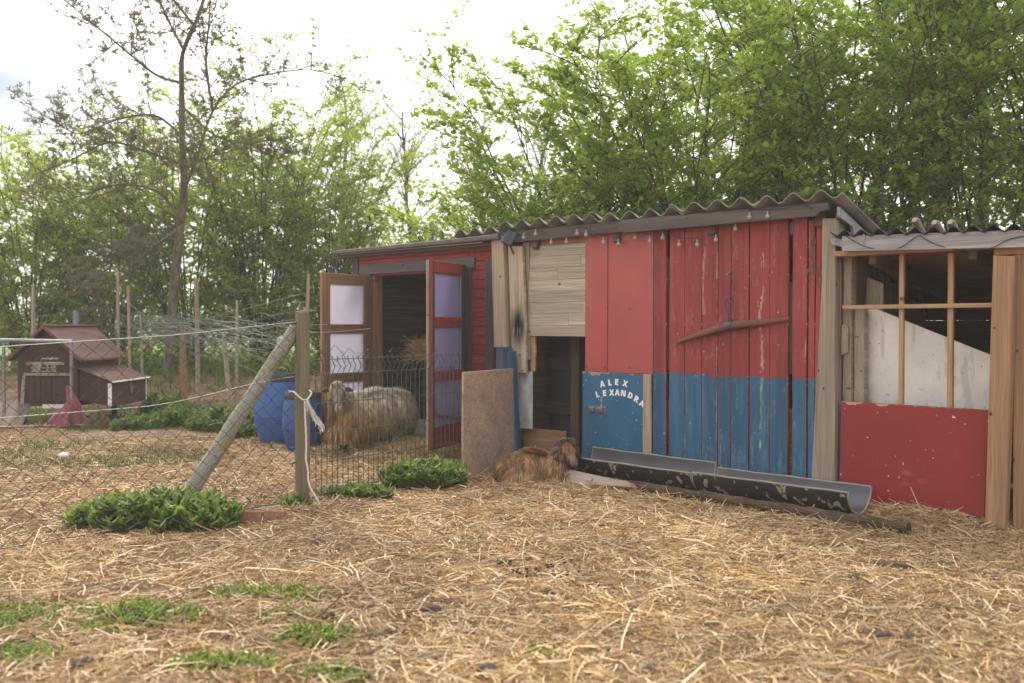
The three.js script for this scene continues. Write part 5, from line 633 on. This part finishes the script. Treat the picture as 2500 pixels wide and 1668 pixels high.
{ // big hazels behind the shed
  const G = 'leafy shrubs behind the shed', base = { stems: 20, sec: 14, tw: 7, lv: 12, br: 1.15, thin: 0.62, group: G };
  shrub({ ...base, x: 1.0, z: -12.6, h: 4.4, spread: 1.45, seed: 1, lean: -0.1, tone: 0.10, label: 'hazel behind the shed, leaning out over the house roof' });
  shrub({ ...base, x: -0.35, z: -13.0, h: 2.9, spread: 1.05, seed: 8, tone: 0.15, label: 'small hazel behind the join of the two buildings' });
  shrub({ ...base, x: 2.3, z: -12.2, h: 5.6, spread: 1.9, seed: 2, lean: -0.1, label: 'hazel behind the middle of the corrugated roof' });
  shrub({ ...base, x: 3.9, z: -11.9, h: 6.9, spread: 2.0, seed: 3, label: 'tall hazel behind the high end of the corrugated roof' });
  shrub({ ...base, x: 5.4, z: -11.3, h: 7.0, spread: 2.0, seed: 4, low: 0.34, label: 'tall hazel behind the lean-to roof poles' });
  shrub({ ...base, x: 7.0, z: -11.6, h: 6.6, spread: 2.2, seed: 5, low: 0.34, label: 'tall hazel at the outer edge behind the lean-to' });
  shrub({ ...base, sec: 9, x: 2.9, z: -14.8, h: 6.2, spread: 2.3, seed: 6, tone: 0.1, label: 'hazel in the second row, rising over the corrugated roof' });
  shrub({ ...base, sec: 8, x: 6.0, z: -14.6, h: 7.2, spread: 2.4, seed: 7, low: 0.5, tone: 0.06, label: 'hazel in the second row, rising over the lean-to' });
}
{ // hedge at the left
  const G = 'leafy shrubs of the far hedge', base = { stems: 32, sec: 12, tw: 6, lv: 13, br: 1.1, low: 0.08, thin: 0.55, leaf: leafGeo(0.060, 0.052, 0.2), group: G };
  [[-12.0, -20.8, 4.6, 2.2, 'hedge shrub over the outer side of the hen coop'], [-9.9, -20.4, 4.5, 2.0, 'hedge shrub above the hen coop roof'], [-8.3, -20.8, 4.6, 2.0, 'hedge shrub between the hen coop and the tall tree'], [-6.6, -20.3, 5.2, 2.1, 'hedge shrub straight behind the tall tree'], [-5.0, -20.0, 5.9, 2.0, 'highest hedge shrub, beside the tall tree'], [-3.75, -20.2, 4.7, 1.5, 'hedge shrub above the fence post'], [-2.5, -21.2, 2.5, 1.1, 'lowest hedge shrub, just off the house roof corner']].forEach(([x, z, h, s, l], i) => shrub({ ...base, x, z, h, spread: s, seed: 20 + i, tone: 0.48 + 0.12 * (i < 3), label: l }));
}
{ // thin bare trees far behind
  const bare = (x, z, h, seed, label, sp, m) => { const r = rng(seed), g = thing('bare_tree', label, 'tree', [x, 0.1, z], 0, 'slender trees far behind the shed'), tr = bezier(V(0, 0, 0), V((r() - 0.5) * 0.1, 1, 0), h, 0.1, r, 14); part('trunk', tube(tr, (t) => 0.13 * (h / 9) * (1 - 0.88 * t) + 0.008, 7), m || mt.barkGrey, g); const geo = []; for (let i = 0; i < 46; i++) { const t = 0.22 + 0.76 * r(), f = t * 14, k = Math.min(13, Math.floor(f)), p = tr[k].clone().lerp(tr[k + 1], f - k), a = r() * 6.28, b = bezier(p, V(Math.cos(a) * sp, 0.9, Math.sin(a) * sp), h * 0.24 * (1.15 - t) + 0.5, 0.02, r, 5); geo.push(tube(b, (u) => 0.020 * (1 - 0.85 * u) + 0.003, 4, false)); for (let w = 0; w < 5; w++) { const q = b[1 + Math.floor(r() * 4)], a4 = a + (r() - 0.5) * 3; geo.push(tube(bezier(q, V(Math.cos(a4) * sp, 0.7, Math.sin(a4) * sp), 0.5 + r() * 0.6, 0.0, r, 3), (u) => 0.006 * (1 - u) + 0.002, 3, false)); } } part('branches', merged(geo), mt.bareTwig, g); const lv = []; for (let i = 0; i < 900; i++) { const t = 0.3 + 0.7 * r(), p = tr[Math.min(14, Math.floor(t * 14))].clone().add(V((r() - 0.5) * 2.6 * sp * 1.6, (r() - 0.5) * 0.8, (r() - 0.5) * 2.6 * sp * 1.6)); lv.push([p, leafQ(r), 0.6 + r() * 0.7, mix3([0.17, 0.19, 0.05], [0.26, 0.25, 0.08], r())]); } scatter('crown', smallLeaf, leafMat, lv, g).userData.kind = 'stuff'; };
  bare(9.0, -19.5, 13, 101, 'thick slender trunk at the far edge over the lean-to', 0.5); bare(7.3, -18.5, 12, 102, 'slender grey trunk standing over the lean-to beam', 0.45); bare(5.9, -20.5, 13, 103, 'slender trunk above the roof poles', 0.45); bare(4.3, -21, 12, 104, 'slender tree above the high end of the corrugated roof', 0.5); bare(10.3, -17.5, 12, 105, 'slender trunk outermost over the lean-to', 0.45); bare(8.3, -23, 13, 106, 'slender trunk set back between two others over the lean-to', 0.5);
  bare(-0.8, -24, 6.0, 107, 'small bare tree over the seam of the two buildings', 0.8); bare(-2.4, -26, 6.6, 108, 'bare twiggy tree in the gap above the house roof', 0.9); bare(0.6, -27, 8.0, 109, 'bare pale tree behind the lowest hazel', 0.5); bare(-3.9, -25, 7.2, 110, 'bare twiggy tree behind the hedge above the fence post', 0.8);
}
{ // the tall tree on the left
  const r = rng(321), t = thing('tall_tree', 'tall slender tree with sparse dark tufts rising over the hedge', 'tree', [-6.02, 0.1, -17.4], 0); const B = V(-6.02, 0.1, -17.4), L = (x, y, z = 0) => V(x - B.x, y - B.y, z);
  const trunk = curve([L(-6.05, 0.0), L(-5.98, 0.9), L(-5.90, 1.9), L(-5.78, 3.0), L(-5.72, 3.6), L(-5.75, 4.4), L(-5.72, 5.3, 0.1), L(-5.70, 5.9, 0.1), L(-5.45, 6.5, 0.1), L(-5.25, 7.3, 0), L(-5.2, 8.6, 0)], 40); part('trunk', tube(trunk, (u) => 0.098 * (1 - 0.82 * u) + 0.004 * Math.sin(u * 60), 10), mt.barkTree, t);
  const limbs = [[[-5.72, 3.55, 0], [-5.45, 4.15, 0.1], [-5.15, 4.9, 0.2], [-4.75, 5.35, 0.2], [-4.2, 5.55, 0.1], [-3.5, 5.65, 0], [-2.9, 5.50, 0]], [[-5.75, 3.0, 0], [-6.1, 3.5, 0.2], [-6.7, 3.6, 0.4], [-7.3, 3.45, 0.3], [-7.9, 3.3, 0.2]], [[-5.74, 4.0, 0], [-6.2, 4.15, 0.4], [-6.8, 4.3, 0.5], [-7.4, 4.0, 0.6], [-8.1, 3.75, 0.5]], [[-5.74, 4.5, 0], [-6.3, 4.9, -0.2], [-7.0, 4.85, -0.3], [-7.7, 4.6, -0.3], [-8.2, 4.9, -0.4]], [[-5.72, 5.4, 0.1], [-6.1, 5.5, 0.2], [-6.6, 5.9, 0.4], [-7.2, 6.4, 0.5], [-7.8, 6.9, 0.5]], [[-5.15, 4.9, 0.2], [-5.2, 5.6, 0.4], [-5.15, 6.4, 0.4], [-5.1, 7.2, 0.4]], [[-5.72, 5.0, 0.1], [-5.3, 4.6, -0.5], [-4.8, 4.5, -0.8], [-4.2, 4.2, -0.9]], [[-5.70, 6.0, 0.1], [-6.1, 6.6, -0.4], [-6.5, 7.4, -0.6], [-6.8, 8.1, -0.8]], [[-5.75, 2.7, 0], [-6.2, 2.75, -0.5], [-6.8, 2.6, -0.6], [-7.4, 2.3, -0.7]], [[-5.3, 7.0, 0.1], [-4.8, 7.5, 0.3], [-4.2, 7.9, 0.3]], [[-5.5, 6.4, 0.1], [-6.0, 7.0, 0.6], [-6.9, 7.6, 0.9]], [[-5.75, 3.4, 0], [-5.3, 3.9, 0.7], [-4.9, 4.0, 1.0]], [[-5.8, 2.9, 0], [-6.2, 2.4, 0.6], [-6.6, 1.9, 0.8], [-6.9, 1.5, 0.9]]];
  const tufts = [];
  limbs.forEach((l) => { const c = curve(l.map((q) => L(...q)), 18), geo = [tube(c, (u) => 0.022 * (1 - 0.85 * u) + 0.005, 6)]; const m = 18; for (let i = 0; i < m; i++) { const k = 3 + Math.floor(r() * 15), p = c[k], d = c[Math.min(18, k + 1)].clone().sub(c[k]).normalize(), b = bezier(p, d.multiplyScalar(0.6).add(V((r() - 0.5) * 1.6, (r() - 0.35) * 1.5, (r() - 0.5) * 1.6)), 0.45 + r() * 0.7, 0.0, r, 5); geo.push(tube(b, (u) => 0.009 * (1 - 0.75 * u) + 0.002, 4, false)); for (let w = 0; w < 4; w++) { const q = b[1 + Math.floor(r() * 5)] || b[5], e = bezier(q, V(r() - 0.5, r() - 0.35, r() - 0.5), 0.16 + r() * 0.26, 0.05, r, 2); geo.push(tube(e, () => 0.0035, 3, false)); tufts.push(e[2], e[1]); } tufts.push(b[5], b[4], b[3]); } part('limb', merged(geo), mt.barkTree, t); });
  const lv = []; const needle = leafGeo(0.075, 0.019, 0.1); for (const p of tufts) { const n = 7 + Math.floor(r() * 5), c = mix3([0.15, 0.15, 0.085], [0.22, 0.21, 0.12], r()); for (let i = 0; i < n; i++) lv.push([p.clone().add(V((r() - 0.5) * 0.06, (r() - 0.5) * 0.06, (r() - 0.5) * 0.06)), Q((r() - 0.5) * 3, r() * 6.283, (r() - 0.5) * 3), 0.7 + 0.7 * r(), c]); } scatter('crown', needle, leafMat, lv, t).userData.kind = 'stuff';
}
// ---------------------------------------------------------------- nettles, weeds and grass
function clump(name, label, cx, cz, rx, rz, h, n, seed, group, tone = 0, leaf = nettleLeaf, ls = 1) {
  const r = rng(seed), g = thing(name, label, 'weed clump', [cx, hgt(cx, cz), cz], 0, group), st = [], lv = [];
  for (let i = 0; i < n; i++) { const a = r() * 6.283, q = ls < 1 ? r() * 0.7 + r() * 0.75 : Math.sqrt(r()), x = Math.cos(a) * q * rx, z = Math.sin(a) * q * rz, H = h * (0.35 + 0.5 * r() + 0.55 * fbm((cx + x) * 7 + 40, (cz + z) * 7 + 40, 2)) * Math.max(0.35, 1.05 - 0.55 * q * q), b = V(x, hgt(cx + x, cz + z) - g.position.y - 0.01, z), sp = ls < 1 ? 2.6 : 0.7, p = bezier(b, V((r() - 0.5) * sp + x * 0.8, 1, (r() - 0.5) * sp + z * 0.8), H, 0, r, 4); st.push(tube(p, () => 0.0022, 3, false)); const m = 4 + Math.floor(H / 0.028); for (let k = 0; k < m; k++) { const t = (k + 0.6) / m * 4, j = Math.min(3, Math.floor(t)), pp = p[j].clone().lerp(p[j + 1], t - j), y0 = r() * 6.283; for (const d of [0, Math.PI]) { const c = mix3([0.100, 0.175, 0.034], [0.260, 0.350, 0.072], r() ** 1.5 * 1.3 + tone); lv.push([pp, Q(1.15 + (r() - 0.5) * 0.9, y0 + d, (r() - 0.5) * 0.5), ls * (0.5 + 0.6 * r()) * (k > m - 3 ? 0.7 : 1), c]); } } }
  part('stalks', merged(st), M(lin(0.08, 0.13, 0.03), 0.9), g); scatter('foliage', leaf, leafMat, lv, g).userData.kind = 'stuff'; return g;
}
const NG = 'clumps of nettles';
clump('nettle_clump', 'wide nettle clump round the foot of the slanting brace pole', -2.13, -5.98, 0.50, 0.26, 0.20, 230, 1, NG, 0.2, nettleLeaf, 1.15); clump('nettle_clump', 'nettle clump under the end of the mesh panel by the chipboard', -0.66, -7.42, 0.30, 0.20, 0.22, 100, 2, NG, 0.05, nettleLeaf, 1.2); clump('nettle_clump', 'low nettle fringe under the start of the mesh panel', -1.08, -6.95, 0.26, 0.09, 0.09, 60, 3, NG); clump('nettle_clump', 'nettle clump in front of the brown bank, before the short stake', -3.95, -11.9, 0.42, 0.25, 0.27, 120, 4, NG, 0.1); clump('nettle_clump', 'nettle clump in front of the brown bank, nearer the barrel', -3.30, -11.6, 0.45, 0.3, 0.26, 120, 5, NG, 0.1); clump('nettle_clump', 'small nettle clump tucked against the large blue barrel', -2.86, -10.7, 0.24, 0.2, 0.17, 50, 6, NG); clump('nettle_clump', 'small nettle clump by the rotten stump', -4.45, -11.6, 0.22, 0.2, 0.15, 40, 7, NG); clump('nettle_clump', 'nettle clump behind the nest box', -4.75, -13.6, 0.35, 0.25, 0.32, 70, 8, NG); clump('nettle_clump', 'tuft of nettle right at the foot of the fence post', -1.43, -6.60, 0.09, 0.07, 0.10, 16, 9, NG);
{
  const WG = 'small weed patches in the foreground straw'; [[-1.99, -4.02, 0.30, 0.16, 0.05, 60, 'weed patch at the near corner, outermost'], [-1.50, -4.05, 0.24, 0.10, 0.07, 70, 'densest weed patch, a narrow strip in the foreground straw'], [-1.20, -4.40, 0.16, 0.07, 0.045, 40, 'weed patch farthest back in the foreground'], [-0.98, -4.40, 0.14, 0.10, 0.04, 36, 'weed patch beside the farthest one'], [-0.95, -4.12, 0.14, 0.07, 0.04, 30, 'loose weed patch in the middle of the others'], [-0.76, -3.82, 0.14, 0.07, 0.055, 46, 'bright weed patch nearest the middle of the picture'], [-1.02, -3.52, 0.20, 0.07, 0.05, 50, 'weed patch at the front edge'], [-1.78, -3.58, 0.16, 0.07, 0.06, 40, 'weed patch at the front edge, in the corner'], [-0.60, -3.42, 0.14, 0.06, 0.04, 24, 'faint weed patch at the very front'], [-1.62, -3.9, 0.1, 0.06, 0.04, 20, 'small weed tuft between two larger patches'], [0.11, -3.63, 0.07, 0.05, 0.035, 14, 'single green sprig in the open foreground straw']].forEach(([x, z, a, b, h, n, l], i) => { const c = clump('weed_patch', l, x, z, a * 1.05, b * 1.6, h * 1.25, n * 2.6, 60 + i, WG, 0.5, smallLeaf, 0.42); void c; });
  // grass on the far side of the fence and along the shaded edges
  const r = rng(71), blade = (() => { const g = new THREE.BufferGeometry(); g.setAttribute('position', new THREE.Float32BufferAttribute([-0.003, 0, 0, 0.003, 0, 0, -0.0022, 0.045, 0.008, 0.0022, 0.045, 0.008, 0, 0.085, 0.030], 3)); g.setIndex([0, 1, 2, 1, 3, 2, 2, 3, 4]); g.computeVertexNormals(); return g; })(); const lv = []; let tries = 0;
  while (lv.length < 15000 && tries++ < 200000) { const z = -7.4 - r() * 8.5, x = -6.9 + r() * 5.2; if (x > -1.9 + (z + 9) * 0.25) continue; const d = fbm(x * 1.1 + 70, z * 1.1 + 70, 4) + 0.25 * Math.exp(-(((x + 3.35) / 0.7) ** 2) - ((z + 8.5) / 0.35) ** 2) + 0.10 * ss(-9.5, -11.5, z); if (d < 0.60 + r() * 0.1) continue; lv.push([V(x, hgt(x, z) - 0.012, z), Q((r() - 0.5) * 0.9, r() * 6.28, (r() - 0.5) * 0.6), 0.45 + r() * 0.6, mix3([0.055, 0.125, 0.018], [0.15, 0.21, 0.04], r())]); }
  for (let i = 0; i < 900; i++) { const t = r(), u = -1.5 + t * 1.2, w = 0.66 + (r() - 0.5) * 0.05, p = wallToWorld(u, 0, w); if (vn(u * 6 + 20, 3) < 0.55) continue; lv.push([V(p.x, hgt(p.x, p.z) - 0.01, p.z), Q((r() - 0.5) * 0.9, r() * 6.28, (r() - 0.5) * 0.6), 0.4 + r() * 0.5, [0.05, 0.11, 0.02]]); }
  tag(scatter('grass', blade, leafMat, lv, scene), 'short patchy grass on the yard behind the fence', 'grass', null, 'stuff');
  const hg = []; for (let i = 0; i < 5000; i++) { const x = -13 + r() * 12, z = -15.5 - r() * 9; if (fbm(x * 0.8 + 20, z * 0.8 + 40, 3) < 0.5) continue; hg.push([V(x, hgt(x, z) - 0.02, z), Q((r() - 0.5) * 0.7, r() * 6.28, (r() - 0.5) * 0.5), 2.2 + r() * 2.6, mix3([0.07, 0.15, 0.02], [0.17, 0.27, 0.04], r())]); } { const ug = []; let k = 0; while (ug.length < 13000 && k++ < 90000) { const x = -9.6 + r() * 8.6, z = -18.2 - r() * 5, d = fbm(x * 0.9 + 12, z * 0.7 + 60, 3); if (d < 0.42) continue; ug.push([V(x, hgt(x, z) + r() * r() * 1.5 * (d - 0.2) * 1.6, z), leafQ(r), 0.9 + r() * 0.9, mix3([0.12, 0.24, 0.025], [0.34, 0.46, 0.06], r())]); } tag(scatter('bramble', smallLeaf, leafMat, ug, scene), 'low leafy bramble at the foot of the far hedge', 'bramble', null, 'stuff'); }
  tag(scatter('undergrowth', blade, leafMat, hg, scene), 'tall grass growing under the far hedge', 'undergrowth', null, 'stuff');
}
// ---------------------------------------------------------------- straw
{
  const strawGeo = (L, w, b) => { const pos = [], idx = []; const n = 3; for (let i = 0; i <= n; i++) { const t = i / n - 0.5, x = t * L, y = b * (0.25 - t * t) * L, z = b * 0.8 * L * (t * t * t * 4); pos.push(x, y, z - w, x, y + w * 0.9, z, x, y, z + w); } for (let i = 0; i < n; i++) { const a = i * 3; idx.push(a, a + 1, a + 3, a + 1, a + 4, a + 3, a + 1, a + 2, a + 4, a + 2, a + 5, a + 4); } const g = new THREE.BufferGeometry(); g.setAttribute('position', new THREE.Float32BufferAttribute(pos, 3)); g.setIndex(idx); g.computeVertexNormals(); return g; };
  const kinds = [strawGeo(0.13, 0.0017, 0.08), strawGeo(0.09, 0.0021, 0.28), strawGeo(0.19, 0.0016, 0.15), strawGeo(0.055, 0.0028, 0.12)], lists = [[], [], [], []], r = rng(2024);
  const pal = [[0.62, 0.43, 0.22], [0.46, 0.295, 0.135], [0.76, 0.60, 0.38], [0.31, 0.19, 0.10], [0.58, 0.37, 0.165]];
  const inside = (x, z) => { const u = K * ((x - CORNER[0]) + (z - CORNER[2])), w = K * (-(x - CORNER[0]) + (z - CORNER[2])); return { u, w }; };
  const add = (x, z, lift, tilt) => { const v = r(), k = v < 0.36 ? 0 : v < 0.6 ? 1 : v < 0.8 ? 2 : 3, c = pal[Math.floor(r() * 5)], m = (0.65 + r() * 0.55) * mix(0.62, 1.22, fbm(x * 1.7 + 90, z * 1.7 + 90, 4)); lists[k].push([V(x, hgt(x, z) - 0.008 + lift, z), Q(0, r() * 6.283, (r() - 0.5) * 2 * tilt).multiply(Q(r() * 6.28, 0, 0)), r() < 0.04 ? 1.5 + r() * 0.8 : 0.5 + r() * 0.9, [c[0] * m, c[1] * m, c[2] * m]]); };
  let n = 0; while (n < 190000) {
    const z = -3.0 - 9.5 * r() ** 1.25, hw = -z * 0.535 + 0.3, x = (r() * 2 - 1) * hw; const { u, w } = inside(x, z); if (w < 0.02 && u > -5.2) { n += 0.2; if (!(w > -0.5 && u < 1.3 && r() < 0.3)) continue; }
    const cover = fbm(x * 0.9 + 33, z * 0.9 + 33, 4), edge = ss(-9.5, -12.5, z) * ss(-0.5, -2.5, x); if (cover < 0.21 + 0.27 * r() * (x < -0.6 && z > -5.4 ? 1.2 : 0.8) + 0.45 * edge) { n += 0.25; continue; }
    add(x, z, r() * r() * 0.030, r() < 0.10 ? 0.75 : 0.2); n++;
  }
  // thicker drifts: along the wall, round the ram, under the panel, out of the house door
  const drift = (cx, cz, rx, rz, m, lift) => { for (let i = 0; i < m; i++) { const a = r() * 6.283, q = Math.sqrt(r()), x = cx + Math.cos(a) * q * rx, z = cz + Math.sin(a) * q * rz; add(x, z, r() * lift * (1.1 - q), r() < 0.2 ? 0.8 : 0.3); } };
  drift(0.15, -7.40, 0.5, 0.16, 2600, 0.05); drift(0.55, -7.05, 0.5, 0.2, 1500, 0.05); drift(2.75, -6.25, 0.45, 0.3, 2600, 0.07); drift(2.5, -5.75, 0.6, 0.3, 1600, 0.05); drift(-0.25, -7.65, 0.25, 0.12, 900, 0.07); drift(-1.3, -6.35, 0.25, 0.12, 900, 0.06);
  for (let i = 0; i < 9000; i++) { const u = -4.85 + r() * 1.6, w = 0.0 + r() * 0.95, p = wallToWorld(u, 0, w); add(p.x, p.z, r() * 0.06, r() < 0.2 ? 0.7 : 0.3); }
  for (let i = 0; i < 1500; i++) { const t = r(), p = wallToWorld(-1.5 + t * 2.4, 0, 0.75 + (r() - 0.5) * 0.14); add(p.x, p.z, r() * 0.03, 0.4); }
  for (let i = 0; i < 1200; i++) { const p = wallToWorld(-4.95 + r() * 0.5, 0, -0.55 + (r() - 0.5) * 0.2); lists[2].push([V(p.x, 0.84 + r() * 0.20, p.z), Q(r() * 6, r() * 6, (r() - 0.5) * 2), 0.7 + r() * 0.6, pal[Math.floor(r() * 5)]]); }
  const strawMat = M(0xffffff, 0.62);
  lists.forEach((l, i) => tag(scatter('straw', kinds[i], strawMat, l, scene), ['loose golden straw spread over the yard', 'short bent straw spread over the yard', 'long thin straw stalks spread over the yard', 'short broad chaff spread over the yard'][i], 'straw', null, 'stuff'));
}
scene.fog = new THREE.FogExp2(new THREE.Color(1, 0.97, 0.93), 0.0031);
renderer.render(scene, camera);
